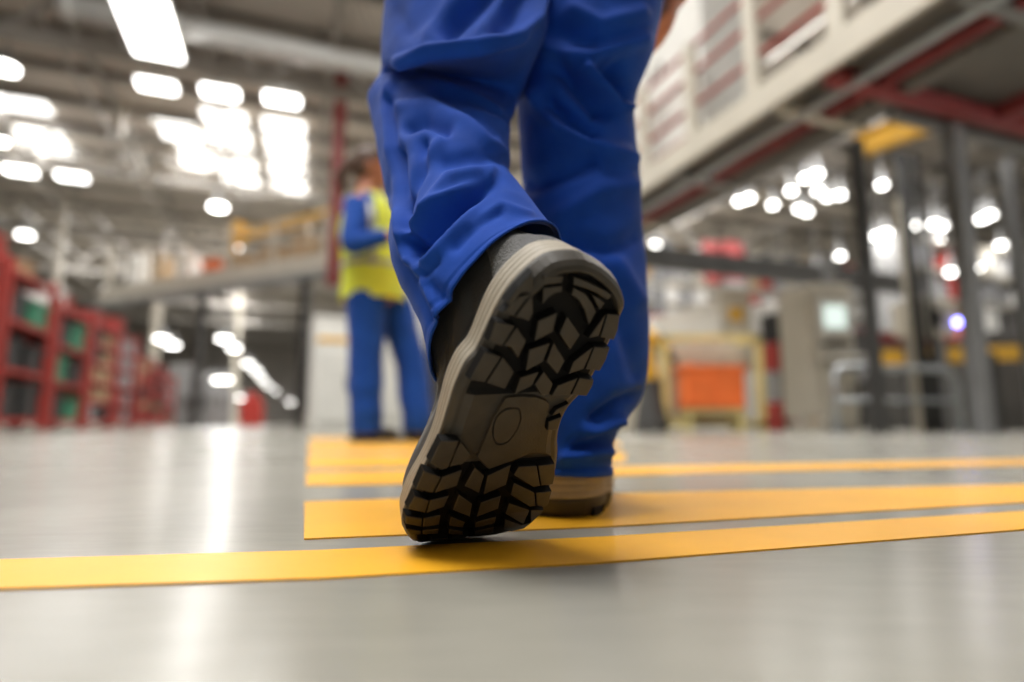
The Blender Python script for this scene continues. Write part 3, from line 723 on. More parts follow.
# overhead skylights above and around the camera (light the foreground)
for b, a in ((-6, 1), (-6, -7), (3, -6), (-1.5, 7.5)):
    nwin += 1; bm = bmesh.new(); hbox(bm, b, a, RH + .18, 2.0, 6.0, .05); struct('window_%d' % nwin, bm, M['sky_panel'])

# long girders along the hall and hangers
gi0 = None
for k, b in enumerate([-19, -15.2, -11.4, -8.6, -5.2, -2.3, .6, 3.6, 7.4, 11.2, 15, 19, 24]):
    if gi0 is None:
        bm = bmesh.new(); add_box(bm, (0, 0, 0), (.12, 62, .16)); add_box(bm, (0, 0, -1.0), (.06, 62, .06)); gi0 = obj('roof_girder', bm, M['purlin']); o = gi0
    else: o = gi0.copy(); C.objects.link(o)
    o.location = H(b, 36, RH - .1); o.rotation_euler = (0, 0, RZ); tag(o, 'thin steel girder running lengthwise under the factory roof', 'girder', 'lengthwise girders under the factory roof')
# lamps hanging from the roof
def lamp_proto(name, L, Wd, m, round_=False):
    root = thing(name, 'x', 'lamp'); bm = bmesh.new()
    if round_:
        add_tube(bm, [(0, 0, .02), (0, 0, .12), (0, 0, .3), (0, 0, .42)], [Wd * .55, Wd * .5, Wd * .25, Wd * .2], 16)
        obj('housing', bm, M['grey_steel'], root); bm = bmesh.new(); add_tube(bm, [(0, 0, -.03), (0, 0, .03)], Wd / 2, 16); obj('diffuser', bm, m, root)
    else:
        add_box(bm, (0, 0, .09), (L + .06, Wd + .06, .12)); obj('housing', bm, M['white_steel'], root)
        bm = bmesh.new(); add_box(bm, (0, 0, 0), (L, Wd, .06)); obj('diffuser', bm, m, root)
    bm = bmesh.new(); add_tube(bm, [(0, 0, .15), (0, 0, 1.2)], .02, 6); obj('hanger', bm, M['dark_steel'], root)
    return root
used = set()
def place(root, loc, rz, label, group=None):
    if root.name not in used: used.add(root.name); r = root
    else:
        r = root.copy(); C.objects.link(r)
        for ch in list(root.children):
            c = ch.copy(); C.objects.link(c); c.parent = r
    r.location = loc; r.rotation_euler = (0, 0, rz); r['label'] = label
    if group: r['group'] = group
    elif 'group' in r: del r['group']
    return r
flat = lamp_proto('ceiling_lamp', .8, .42, M['lamp'])
bay = lamp_proto('high_bay_lamp', 0, .5, M['lamp_far'], True); small = lamp_proto('round_lamp', 0, .2, M['lamp_far'], True)
for px, py, lab in [(157, 86, 'flat ceiling lamp just below the topmost skylight at upper left'), (220, 93, 'flat ceiling lamp over the middle skylight column at upper left'),
                    (282, 100, 'flat ceiling lamp over the right skylight column, left of the red column'), (20, 171, 'flat ceiling lamp at far left, below the left skylight'),
                    (72, 177, 'flat ceiling lamp right of the far left lamp, under the roof'), (652, 147, 'bright flat lamp just right of the blue trousers above the walkway edge')]:
    place(flat, at_z(px, py, 8.2), RZ + (0 if px != 652 else .3), lab)
big = lamp_proto('panel_lamp', .9, 1.9, M['lamp']); place(big, at_z(150, 30, 7.95), RZ, 'large rectangular lamp panel at the top left, brightest in the picture')
for px, py, z, lab in [(218, 207, 7.2, 'round bright lamp above the grey gantry, left of the vest person'), (25, 235, 7.2, 'round lamp above the first red rack'), (5, 68, 8.2, 'round lamp at the left picture edge near the roof'),
                       (107, 288, 5, 'round lamp hanging over the red racks'), (237, 248, 6.5, 'small round lamp hanging in front of the gantry railing'), (3, 142, 7, 'round lamp at the left picture edge beside the skylight')]:
    place(bay if z > 7.1 or px in (25,) else small, at_z(px, py, z), 0, lab)
G = 'lamps in a row far down the aisle beyond the gantry'
for px, py in [(162, 339), (172, 345), (224, 339), (234, 348), (248, 364), (256, 371), (262, 379), (268, 386), (276, 391)]:
    place(bay, at_z(px, py, 3.4), 0, 'small bright lamp hanging low in the aisle beyond the gantry', G)
for px, py in [(213, 380), (225, 380), (318, 383), (290, 402), (302, 404), (240, 398), (330, 398)]:
    place(bay, at_z(px, py, 1.9), 0, 'tiny lamp glowing near the floor at the far end of the aisle', 'tiny lamps at the far end of the aisle')
G = 'distant lamps seen below the right hand walkway'
for px, py in [(739, 201), (749, 198), (773, 205), (791, 191), (799, 209), (807, 212), (806, 178), (818, 191), (827, 197), (817, 174), (840, 195), (882, 185), (655, 245), (783, 276),
               (877, 236), (886, 233), (918, 225), (934, 224), (943, 226), (982, 219), (990, 215), (1001, 245), (938, 240), (928, 243), (951, 272), (976, 268), (816, 274), (840, 256), (984, 302), (1012, 250), (908, 66)]:
    place(small, at_z(px, py, 6.2 if py < 215 else 5.0 if py < 260 else 3.6), 0, 'small distant lamp glowing in the hall under the right hand walkway', G)
for px, py in [(642, 94), (660, 88), (700, 60)]:
    place(flat, at_z(px, py, 7.6), RZ, 'bright lamp showing through the walkway railing beside the trousers', 'lamps behind the walkway railing')

# ------------------------------------------------------------------ right hand walkway and platform
Z0 = 3.0
t = thing('steel_walkway', 'raised beige edged steel walkway running along the upper right', 'walkway', H(4.6, 5, 0))
def part(name, bm, m, root, smooth=False):
    o = obj(name, bm, m, root, smooth); o.matrix_parent_inverse = Matrix.Translation(-root.location); return o
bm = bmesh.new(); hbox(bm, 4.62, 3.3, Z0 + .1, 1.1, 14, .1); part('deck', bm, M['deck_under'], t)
bm = bmesh.new(); hbox(bm, 4.05, 3.3, Z0 + .12, .06, 14.0, .27); part('edge_beam', bm, M['beige_steel'], t)
bm = bmesh.new(); hbox(bm, 5.17, 7.2, Z0 + .1, .06, 6.8, .2); part('edge_beam', bm, M['grey_steel'], t)
bm = bmesh.new(); hbox(bm, 4.62, 3.3, Z0 - .0, .08, 14, .12); part('service_pipe', bm, M['dull_red'], t)
bm = bmesh.new(); add_tube(bm, [H(4.34, -3, Z0 - .06), H(4.34, 10, Z0 - .06)], .05, 10); part('conduit', bm, M['galv'], t)
bm = bmesh.new(); hbox(bm, 4.9, 3.3, Z0 - .02, .14, 13, .07); part('cable_tray', bm, M['deck_under'], t)
for i in range(8):
    bm = bmesh.new(); hbox(bm, 4.62, -2.4 + i * 1.6, Z0 + .0, 1.05, .1, .14); part('cross_joist', bm, M['grey_steel'] if i % 2 else M['beige_steel'], t)
# railing
for i in range(9):
    bm = bmesh.new(); hbox(bm, 4.07, 2.35 + i * .95, Z0 + .75, .09, .15, 1.2); part('railing_post', bm, M['beige_steel'], t)
for z in (Z0 + .62, Z0 + 1.0, Z0 + 1.33):
    bm = bmesh.new(); add_tube(bm, [H(4.1, -1, z), H(4.1, 10, z)], .028, 8); part('railing', bm, M['red_steel'] if z > 4 - .01 or z < 3.7 else M['red_steel'], t)
# platform to the right of the walkway
t = thing('steel_platform', 'wide dark underside of the steel platform at the upper right corner', 'platform', H(8.4, 1, 0))
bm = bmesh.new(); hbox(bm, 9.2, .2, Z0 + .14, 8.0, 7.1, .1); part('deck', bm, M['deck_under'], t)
bm = bmesh.new(); hbox(bm, 9.2, 3.72, Z0 + .05, 8.05, .12, .24); part('edge_beam', bm, M['grey_steel'], t)
bm = bmesh.new(); hbox(bm, 8.6, 3.45, Z0 - .02, 9.0, .14, .12); part('cross_beam', bm, M['dull_red'], t)
for i in range(5):
    bm = bmesh.new(); hbox(bm, 6.2 + i * 1.25, .1, Z0 + .02, .12, 6.8, .16); part('joist', bm, M['dull_red'] if i == 0 else M['dark_steel'], t)
bm = bmesh.new(); hbox(bm, 7.1, 1.2, Z0 - .08, .5, .9, .22, .03); part('junction_box', bm, M['black'], t)
# lower beam where the walkway ends
o = bmesh.new(); hbox(o, 7.4, 8.3, 2.85, 8.5, .22, .34); ob = obj('support_beam', o, M['dark_steel']); tag(ob, 'dark horizontal steel beam under the far end of the walkway', 'beam')
# columns
def column(px, py, d, top, w, m, label, base=None, lean=0):
    p = at(px, py, d); t = thing('steel_column', label, 'column', (p.x, p.y, 0)); bm = bmesh.new()
    add_box(bm, (0, 0, top / 2), (w * .25, w, top), RZ); add_box(bm, (0, w * .46, top / 2), (w, .02, top), RZ); add_box(bm, (0, -w * .46, top / 2), (w, .02, top), RZ); obj('shaft', bm, m, t)
    bm = bmesh.new(); add_box(bm, (0, 0, .012), (w * 1.6, w * 1.6, .024), RZ); obj('base_plate', bm, m, t)
    return t
column(856, 140, 5.9, Z0 + .0, .11, M['dark_steel'], 'dark steel column left of the yellow crane beam, holding the walkway')
column(951, 120, 5.42, Z0 - .1, .15, M['grey_steel'], 'wide grey steel column standing right of the yellow crane beam')
column(900, 190, 7.2, Z0 - .1, .11, M['beige_steel'], 'slim beige column between the two dark columns of the walkway')
column(1003, 130, 6.3, Z0 + .0, .12, M['grey_steel'], 'grey steel column nearest the right picture edge')
column(826, 240, 9.0, 2.68, .14, M['grey_steel'], 'short grey column directly behind the control cabinet with the lit screen')
# hanging service pole
p = at(925, 300, 6.6); bm = bmesh.new(); add_tube(bm, [V3((p.x - .08, p.y, 0)), V3((p.x - .12, p.y, 3.2))], .06, 10); add_tube(bm, [V3((p.x + .05, p.y, 0)), V3((p.x + .03, p.y, 3.2))], .035, 10)
tag(obj('cable_drop', bm, M['black'], None, True), 'pair of black cable conduits running down between the right hand columns', 'cable')
# yellow crane beam
p0, p1 = at(857, 147, 7.6), at(958, 103, 6.6); p1.z = p0.z
bm = bmesh.new(); add_bar(bm, p0, p1, .05, .26); add_bar(bm, p0 + V3((0, 0, .13)), p1 + V3((0, 0, .13)), .16, .03); add_bar(bm, p0 + V3((0, 0, -.13)), p1 + V3((0, 0, -.13)), .16, .03)
t = thing('crane_beam', 'yellow overhead crane beam behind the columns at the upper right', 'crane beam', (p0.x, p0.y, p0.z)); part('girder', bm, M['yellow_steel'], t)
bm = bmesh.new(); add_tube(bm, [p0.lerp(p1, .9), p0.lerp(p1, .9) + V3((0, 0, -1.8))], .03, 8); part('hoist_chain', bm, M['dark_steel'], t)
# white cabinets on the walkway
for (b, a, sb, sa, sz, lab) in [(4.72, 6.15, .8, 1.7, 2.8, 'tall white machine enclosure standing on the walkway right of the trousers'), (4.75, 8.4, .8, 1.6, 2.0, 'lower white machine enclosure on the walkway, farther away behind the tall one')]:
    t = thing('machine_enclosure', lab, 'cabinet', H(b, a, Z0 + .15)); bm = bmesh.new(); hbox(bm, b, a, Z0 + .15 + sz / 2, sb, sa, sz, .03); part('housing', bm, M['white_steel'], t)
    for k in range(2):
        bm = bmesh.new(); hbox(bm, b - sb / 2 - .012, a - sa * .24 + k * sa * .48, Z0 + .2 + sz / 2, .02, sa * .42, sz * .85, .005); d = part('door', bm, M['white_steel'], t)
        bm = bmesh.new(); hbox(bm, b - sb / 2 - .04, a - sa * .06 + k * sa * .12, Z0 + .2 + sz / 2, .03, .03, .2); h_ = obj('handle', bm, M['dark_steel'], d)
    bm = bmesh.new(); hbox(bm, b - sb / 2 - .03, a, Z0 + .45, .02, sa * .8, .08); part('warning_stripe', bm, M['red_steel'], t)

# ------------------------------------------------------------------ left gantry
Zg = 4.13
g0, g1 = at(104, 303, 20.0), at(352, 268, 15.4); g0.z = g1.z = Zg; gd = (g1 - g0).normalized(); gn = V3((-gd.y, gd.x, 0)); GL = (g1 - g0).length + 6.5; g0 = g0 - gd * .2
def G_(s, n, z): return g0 + gd * s + gn * n + V3((0, 0, z))
grz = math.atan2(gd.y, gd.x)
t = thing('gantry', 'pale grey steel gantry with railing behind the person in the vest', 'gantry', tuple(G_(GL / 2, 0, -Zg)))
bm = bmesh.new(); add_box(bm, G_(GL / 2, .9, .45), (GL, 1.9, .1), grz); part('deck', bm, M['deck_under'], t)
bm = bmesh.new(); add_box(bm, G_(GL / 2, 0, .27), (GL, .16, .55), grz); part('edge_beam', bm, M['beige_steel'], t)
bm = bmesh.new(); add_bar(bm, G_(-.5, -.25, -.15), G_(GL, -.25, -.02), .1, .16); part('cable_tray', bm, M['galv'], t)
for k in range(9):
    bm = bmesh.new(); add_box(bm, G_(.4 + k * GL / 9, -.02, 1.05), (.09 if k % 3 else .17, .1, 1.3 if k % 3 else 1.8), grz); part('railing_post', bm, M['beige_steel'], t)
for z in (1.0, 1.6):
    bm = bmesh.new(); add_tube(bm, [G_(0, 0, z), G_(GL, 0, z)], .035, 8); part('railing', bm, M['beige_steel'], t)
for k in range(4):
    bm = bmesh.new(); add_box(bm, G_(3.4 + k * 4.6, 1.3, -Zg / 2), (.2, .2, Zg + .6), grz); part('support_leg', bm, M['dark_steel'], t)
cols = ['white', 'card', 'orange', 'grey', 'red', 'beige_steel']
def crate_proto(m):
    bm = bmesh.new(); add_box(bm, (0, 0, .25), (.6, .5, .5), 0, .02); add_box(bm, (0, 0, .47), (.66, .56, .06), 0, .01); add_box(bm, (0, 0, .1), (.62, .52, .04)); me = bpy.data.meshes.new('storage_crate'); bm.to_mesh(me); bm.free(); me.materials.append(M[m]); return me
CR = {m: crate_proto(m) for m in cols + ['green', 'black']}
CN = {'white': 'white', 'card': 'brown', 'orange': 'orange', 'grey': 'grey', 'red': 'red', 'beige_steel': 'beige', 'green': 'green', 'black': 'black'}
def crate(p, m, s, rz, where, name='storage_crate'):
    o = bpy.data.objects.new(name, CR[m]); C.objects.link(o); o.location = p; o.scale = s; o.rotation_euler = (0, 0, rz)
    tag(o, '%s crate %s' % (CN[m], where), 'crate', '%s crates %s' % (CN[m], where)); return o
for k in range(13):
    s = .8 + k * GL / 13.5
    crate(G_(s, .8, .5), random.choice(['white', 'card', 'white', 'orange', 'beige_steel', 'card']), (1.0, 1.2, random.uniform(1.2, 2.6)), grz, 'standing on the left gantry deck')
# yellow-orange lifting beam over the gantry
bm = bmesh.new(); add_bar(bm, G_(5.2, .9, 1.9), G_(9.6, .9, 2.1), .2, .25); add_box(bm, G_(5.3, .9, 2.0), (.5, .4, .7), grz); add_bar(bm, G_(5.3, .9, .5), G_(5.3, .9, 1.8), .15, .15)
tag(obj('lifting_beam', bm, M['yellow_steel']), 'orange yellow lifting beam above the left gantry', 'beam')
# red column from the gantry to the roof
q0, q1 = at(328, 285, 15.2), at(346, 84, 15.2); bm = bmesh.new(); add_box(bm, (q0 + q1) / 2 * 1.0 + V3((0, 0, 1.2)), (.22, .22, (q1 - q0).length + 2.4), grz)
tag(obj('red_column', bm, M['dull_red']), 'tall red steel column rising from the gantry to the roof', 'column')
# lattice of service frames between gantry and roof
p0, p1 = at(112, 140, 17), at(165, 146, 16.0)
bm = bmesh.new(); add_bar(bm, p0, p1 + V3((.3, 0, 0)), .25, .2); add_bar(bm, p0.lerp(p1, .4), p0.lerp(p1, .68) + V3((0, 0, -1.1)), .14, .14); add_bar(bm, p1, p0.lerp(p1, .68) + V3((0, 0, -1.1)), .14, .14)
add_bar(bm, p0.lerp(p1, .15), p0.lerp(p1, .15) + V3((0, 0, 3)), .14, .14); tag(obj('hanging_bracket', bm, M['beige_steel']), 'beige hanging steel bracket with a V brace under the roof', 'bracket')
for k, (px, d, w) in enumerate([(42, 24, .22), (148, 27, .3), (300, 26, .25), (232, 34, .3)]):
    p = at(px, 424, d); bm = bmesh.new(); add_box(bm, (0, 0, RH / 2), (w, w, RH), RZ); add_box(bm, (0, 0, .3), (w * 1.8, w * 1.8, .6), RZ)
    o = obj('roof_column', bm, M['beige_steel'], None, False, (p.x, p.y, 0)); tag(o, ['pale roof column behind the first red racks', 'pale roof column behind the left end of the gantry', 'pale roof column behind the gantry nearest the red column', 'farthest pale roof column behind the middle of the gantry'][k], 'column')

# ------------------------------------------------------------------ red racks on the left
def rack(b, a, n, hgt, lab, deep=1.1, L=1.9, fill=None):
    o = H(b - deep / 2, a + L / 2); t = thing('red_rack', lab, 'rack', o, 'red racks along the left aisle' if 0 else None)
    t.rotation_euler = (0, 0, RZ)
    for x in (-deep / 2, deep / 2):
        for y in (-L / 2 + .08, L / 2 - .08):
            bm = bmesh.new(); add_box(bm, (x, y, hgt / 2), (.08, .13, hgt)); obj('upright', bm, M['red_steel'], t)
    zs = [.14 + (hgt - .3) * k / n for k in range(n + 1)]
    for z in zs:
        bm = bmesh.new(); add_box(bm, (0, 0, z), (deep + .02, L - .1, .05)); add_box(bm, (deep / 2, 0, z), (.05, L - .1, .08)); add_box(bm, (-deep / 2, 0, z), (.05, L - .1, .08)); obj('shelf', bm, M['red_steel'], t)
    for s in (-1, 1):
        bm = bmesh.new(); add_bar(bm, (-deep / 2, s * (L / 2 - .08), .2), (deep / 2, s * (L / 2 - .08), hgt * .5), .04, .04); add_bar(bm, (deep / 2, s * (L / 2 - .08), hgt * .5 - .02), (-deep / 2, s * (L / 2 - .08), hgt - .1), .04, .04)
        obj('brace', bm, M['red_steel'], t)
    for z in zs[:-1]:
        for k in range(2):
            y = -L / 4 + .02 + k * (L / 2 - .04); m = random.choice(fill); hh = (zs[1] - zs[0]) * random.uniform(.55, .8)
            crate(t.location + A_ * y + B_ * .12 + V3((0, 0, z + .03)), m, (1.35, 1.35, hh / .5), RZ, 'on the shelves of the red racks')
    return t
labs = ['red steel rack nearest the camera at the left picture edge', 'second red steel rack from the left, holding dark and green crates', 'third red steel rack from the left', 'fourth red steel rack from the left',
        'fifth red steel rack from the left', 'sixth red steel rack from the left', 'seventh red steel rack from the left', 'eighth red steel rack, farthest down the left aisle']
fills = [['black', 'grey', 'black'], ['black', 'grey', 'green', 'black'], ['green', 'black', 'green'], ['grey', 'black', 'card'], ['red', 'grey', 'white'], ['red', 'black', 'card'], ['black', 'green', 'red'], ['black', 'grey', 'green']]
for i in range(8): rack(-3.9, 8.4 + i * 2.05, 3 if i < 3 else 5, [2.55, 2.5, 2.3, 2.35, 2.4, 2.05, 2.0, 1.8][i], labs[i], fill=fills[i])
# goods standing on top of the racks
for i, (a, m, s) in enumerate([(8.7, 'white', (1.6, 1.6, .7)), (10.3, 'red', (1.3, 1.5, .8)), (11.6, 'card', (1.3, 1.0, .6)), (13.2, 'white', (1.2, 1.2, .9)), (14.0, 'red', (.9, .9, .8)), (15.8, 'red', (1.2, 1.6, .7)), (17.5, 'red', (1.2, 1.3, .9)), (19.6, 'white', (1, 1, .7))]):
    hgt = [2.55, 2.5, 2.3, 2.35, 2.4, 2.05, 2.0, 1.8][min(7, int((a - 8.4) / 2.05))]
    crate(H(-4.45, a, hgt - .13), m, s, RZ, 'standing on top of the red racks')
# dark machines at the end of the racks
for k, (px, d, w, h_) in enumerate([(196, 24, 1.3, 2.0), (212, 27, 1.5, 2.3), (180, 30, 1.6, 3.0)]):
    p = at(px, 426, d); t = thing('grey_machine', ['dark grey machine just past the last red rack', 'dark grey machine beside the bright end of the aisle', 'tall dark grey machine behind the last red racks'][k], 'machine', (p.x, p.y, 0), None, RZ)
    bm = bmesh.new(); add_box(bm, (0, 0, h_ * .35), (w, w, h_ * .7), 0, .05); add_box(bm, (0, .1, h_ * .8), (w * .7, w * .7, h_ * .4), 0, .04); obj('housing', bm, M['grey_steel'], t)
    bm = bmesh.new(); add_box(bm, (0, -w / 2 - .01, h_ * .45), (w * .6, .03, h_ * .2), 0, .01); obj('panel', bm, M['dark_steel'], t)
p = at(251, 424, 26); bm = bmesh.new(); add_box(bm, (0, 0, .55), (.9, .9, 1.1), RZ, .06); add_box(bm, (0, 0, 1.25), (.5, .5, .35), RZ, .05)
tag(obj('red_bin', bm, M['red'], None, False, (p.x, p.y, 0)), 'small red bin standing at the far end of the aisle', 'bin')
# white cabinets behind the vest person
for px, d, w, h_, lab in [(332, 9.5, .55, 1.35, 'white cabinet left of the vest person, with a yellow top'), (398, 8.5, .62, 1.9, 'white cabinet seen between the legs of the vest person'), (350, 12, 1.6, 2.0, 'wide white cabinet behind the vest person')]:
    p = at(px, 430, d); t = thing('white_cabinet', lab, 'cabinet', (p.x, p.y, 0), None, RZ); bm = bmesh.new(); add_box(bm, (0, 0, h_ / 2), (w, w, h_), 0, .03); obj('housing', bm, M['white_steel'], t)
    bm = bmesh.new(); add_box(bm, (0, -w / 2 - .01, h_ * .5), (w * .8, .03, h_ * .8), 0, .01); d_ = obj('door', bm, M['white_steel'], t); bm = bmesh.new(); add_box(bm, (w * .3, -w / 2 - .05, h_ * .55), (.03, .04, .2)); obj('handle', bm, M['dark_steel'], d_)
    bm = bmesh.new(); add_box(bm, (0, 0, h_ + .04), (w * 1.02, w * 1.02, .1), 0, .02); obj('lid', bm, M['yellow_steel'] if px == 332 else M['white_steel'], t)

# ------------------------------------------------------------------ machines on the right
p = at(822, 432, 7.6)
t = thing('control_cabinet', 'tall beige control cabinet with a lit screen under the walkway', 'cabinet', (p.x, p.y, 0), None, .13)
w, dp, h_ = .54, .8, 1.86
bm = bmesh.new(); add_box(bm, (w / 2, dp / 2, .1 + h_ / 2), (w, dp, h_ - .1), 0, .02); add_box(bm, (w / 2, dp / 2, .06), (w * .95, dp * .95, .12)); obj('housing', bm, M['beige_steel'], t)
bm = bmesh.new(); add_box(bm, (w / 2, -.012, 1.45), (.44, .03, .46), 0, .02); mo = obj('monitor', bm, M['white_steel'], t)
bm = bmesh.new(); add_box(bm, (w / 2, -.03, 1.46), (.3, .02, .29), 0, .02); sc_ = obj('screen', bm, M['screen'], mo); sc_['label'] = 'lit pale green white screen'
bm = bmesh.new(); add_box(bm, (w / 2, -.02, 1.1), (.40, .03, .05), 0, .005); obj('slot', bm, M['black'], t)
bm = bmesh.new(); add_box(bm, (w / 2 + .05, -.14, .93), (.50, .28, .05), 0, .01); obj('keyboard_shelf', bm, M['white_steel'], t)
bm = bmesh.new(); add_box(bm, (-.012, dp / 2, 1.0), (.02, dp * .85, 1.6), 0, .01); obj('side_panel', bm, M['beige_steel'], t)
bm = bmesh.new(); add_box(bm, (w / 2, -.012, .45), (.42, .03, .7), 0, .01); d_ = obj('door', bm, M['beige_steel'], t)
bm = bmesh.new(); add_box(bm, (w * .8, -.04, .5), (.03, .03, .14)); obj('handle', bm, M['dark_steel'], d_)
# unseen fill light added under the platform to brighten the control cabinet
p_ = H(6.6, 1.0, Z0 - .1); t = thing('fill_strip', 'added fill light strip, out of view under the platform', 'lamp', p_)
bm = bmesh.new(); add_box(bm, (0, 0, .04), (1.3, .2, .06), RZ); obj('housing', bm, M['white_steel'], t)
# hoop barrier
p0, p1 = at(838, 440, 6.0), at(962, 440, 6.3)
t = thing('tube_barrier', 'galvanised tubular hoop barrier standing in front of the control cabinet', 'barrier', (p0.x, p0.y, 0))
d = V3((p1.x - p0.x, p1.y - p0.y, 0)); L = d.length; d.normalize()
def TB(s, z): return d * s + V3((0, 0, z))
hh = .66
bm = bmesh.new(); add_tube(bm, [TB(0, 0), TB(0, hh - .15), TB(.03, hh - .05), TB(.08, hh - .01), TB(.16, hh), TB(L - .16, hh), TB(L - .08, hh - .01), TB(L - .03, hh - .05), TB(L, hh - .15), TB(L, 0)], .035, 12); obj('hoop', bm, M['galv'], t, True)
bm = bmesh.new(); add_tube(bm, [TB(0, .33), TB(L, .33)], .025, 12); obj('mid_rail', bm, M['galv'], t, True)
for s in (0, L):
    bm = bmesh.new(); add_box(bm, TB(s, .008), (.16, .16, .016)); obj('base_plate', bm, M['galv'], t)
# operator panel with two dark gauges and a blue lamp
p = at(934, 431, 8.0)
t = thing('operator_panel', 'grey operator panel with two dark windows and a blue signal lamp', 'control panel', (p.x, p.y, 0))
bm = bmesh.new(); add_box(bm, (0, 0, 1.48), (.7, .25, .46), 0, .02); obj('housing', bm, M['beige_steel'], t)
bm = bmesh.new(); add_box(bm, (-.2, .02, .7), (.1, .1, 1.4)); add_box(bm, (.2, .02, .7), (.1, .1, 1.4)); obj('stand', bm, M['grey_steel'], t)
for x in (-.18, .1):
    bm = bmesh.new(); add_box(bm, (x, -.135, 1.49), (.11, .03, .24), 0, .01); obj('gauge', bm, M['black'], t)
bm = bmesh.new(); add_tube(bm, [(.36, -.16, 1.43), (.36, -.1, 1.43)], .04, 14); o = obj('signal_lamp', bm, M['blue_lamp'], t); o['label'] = 'blue lit signal lamp'
# yellow guard rail at right
p0, p1 = at(872, 358, 8.4), at(1060, 366, 7.6); p1.z = p0.z
t = thing('guard_rail', 'dull yellow horizontal guard rail behind the hoop barrier', 'rail', (p0.x, p0.y, 0))
bm = bmesh.new(); add_bar(bm, p0, p1, .06, .2); part('rail', bm, M['yellow_steel'], t)
for k in (0, .33, .66, 1):
    q = p0.lerp(p1, k); bm = bmesh.new(); add_box(bm, (q.x, q.y, q.z / 2), (.1, .1, q.z)); part('post', bm, M['dark_steel'], t)
# dark conveyor machines behind it
for k, (px, d_, w, h_) in enumerate([(903, 10.6, .75, 1.1), (968, 9.6, .85, 1.3), (1030, 8.6, .65, 1.6), (858, 11.6, .6, 1.7)]):
    p = at(px, 430, d_); t = thing('dark_machine', ['low dark machine behind the hoop barrier', 'dark machine behind the yellow guard rail, with a red cap', 'dark machine at the right picture edge', 'dark machine between the control cabinet and the slim column'][k], 'machine', (p.x, p.y, 0), None, RZ)
    bm = bmesh.new(); add_box(bm, (0, 0, h_ * .45), (w, w, h_ * .9), 0, .04); add_box(bm, (.1, 0, h_ * .95), (w * .6, w * .6, h_ * .3), 0, .03); obj('housing', bm, M['dark_steel'], t)
    bm = bmesh.new(); add_tube(bm, [(0, -w / 2 - .06, h_ * .3), (0, -w / 2 + .02, h_ * .3)], w * .16, 16); obj('hand_wheel', bm, M['grey_steel'], t)
    if k == 1: bm = bmesh.new(); add_tube(bm, [(0, 0, h_ * 1.1), (0, 0, h_ * 1.35)], [.28, .1], 16); obj('cap', bm, M['red'], t)
    bm = bmesh.new(); add_box(bm, (-w * .2, -w / 2 - .02, h_ * .65), (w * .4, .04, h_ * .25), 0, .01); obj('panel', bm, M['grey'], t)
# yellow framed machine with the orange tub
p = at(700, 432, 7.4)
t = thing('framed_machine', 'beige machine in a pale yellow frame right of the blue trousers', 'machine', (p.x, p.y, 0))
bm = bmesh.new()
for x in (-.52, .58):
    add_box(bm, (x, -.45, .56), (.07, .07, 1.12)); add_box(bm, (x, .45, .56), (.07, .07, 1.12)); add_box(bm, (x, 0, 1.09), (.07, .9, .07))
for y in (-.45, .45): add_box(bm, (.03, y, 1.09), (1.17, .07, .07)); add_box(bm, (.03, y, .1), (1.17, .07, .07))
obj('frame', bm, M['pale_yellow'], t)
bm = bmesh.new(); add_box(bm, (.03, .1, .55), (.95, .6, 1.0), 0, .02); obj('housing', bm, M['beige_steel'], t)
bm = bmesh.new(); add_box(bm, (.0, .5, 1.3), (1.0, .5, .35), 0, .05); add_bar(bm, (-.4, .4, 1.3), (.55, .5, 1.62), .4, .3); obj('hood', bm, M['white_steel'], t)
bm = bmesh.new(); add_box(bm, (.6, .5, 1.3), (.42, .5, 1.1), 0, .03); add_box(bm, (.6, .24, 1.55), (.14, .02, .2)); obj('control_box', bm, M['beige_steel'], t)
bm = bmesh.new(); add_box(bm, (.6, .22, 1.5), (.16, .02, .16)); o = obj('warning_label', bm, M['yellow_steel'], t); o['label'] = 'plain yellow warning plate'
p = at(712, 432, 6.75)
bm = bmesh.new(); add_box(bm, (0, 0, .25), (.64, .4, .46), 0, .03); add_box(bm, (-.26, 0, .46), (.1, .38, .1), 0, .02)
add_box(bm, (0, 0, .46), (.70, .44, .06), 0, .015)
for x in (-.24, 0, .24): add_box(bm, (x, -.205, .25), (.03, .02, .4))
t2 = thing('orange_tub', 'bright orange plastic tub held on a stand before the yellow framed machine', 'tub', (p.x, p.y, 0))
o = obj('tub', bm, M['orange'], t2); o.location = (0, 0, .24)
bm = bmesh.new()
for x in (-.28, .28):
    for y in (-.15, .15): add_box(bm, (x, y, .12), (.04, .04, .24))
add_box(bm, (0, 0, .23), (.62, .38, .03)); obj('stand', bm, M['pale_yellow'], t2)
# yellow robot arm beside the trousers
p = at(652, 432, 7.0); t = thing('robot_arm', 'yellow robot arm just right of the blue trousers', 'robot', (p.x, p.y, 0))
bm = bmesh.new(); add_tube(bm, [(0, 0, 0), (0, 0, .1), (0, 0, .5), (0, 0, .6)], [.2, .2, .13, .13], 16); obj('base', bm, M['dark_steel'], t, False)
bm = bmesh.new(); add_capsule(bm, (0, 0, .62), (-.12, 0, 1.22), .1, .08); obj('lower_arm', bm, M['yellow_steel'], t, True)
bm = bmesh.new(); add_capsule(bm, (-.12, 0, 1.22), (.22, 0, .98), .085, .05); obj('upper_arm', bm, M['yellow_steel'], t, True)
bm = bmesh.new(); add_tube(bm, [(.22, 0, .98), (.27, 0, .86), (.28, 0, .8)], [.04, .05, .03], 10); obj('gripper', bm, M['dark_steel'], t, True)
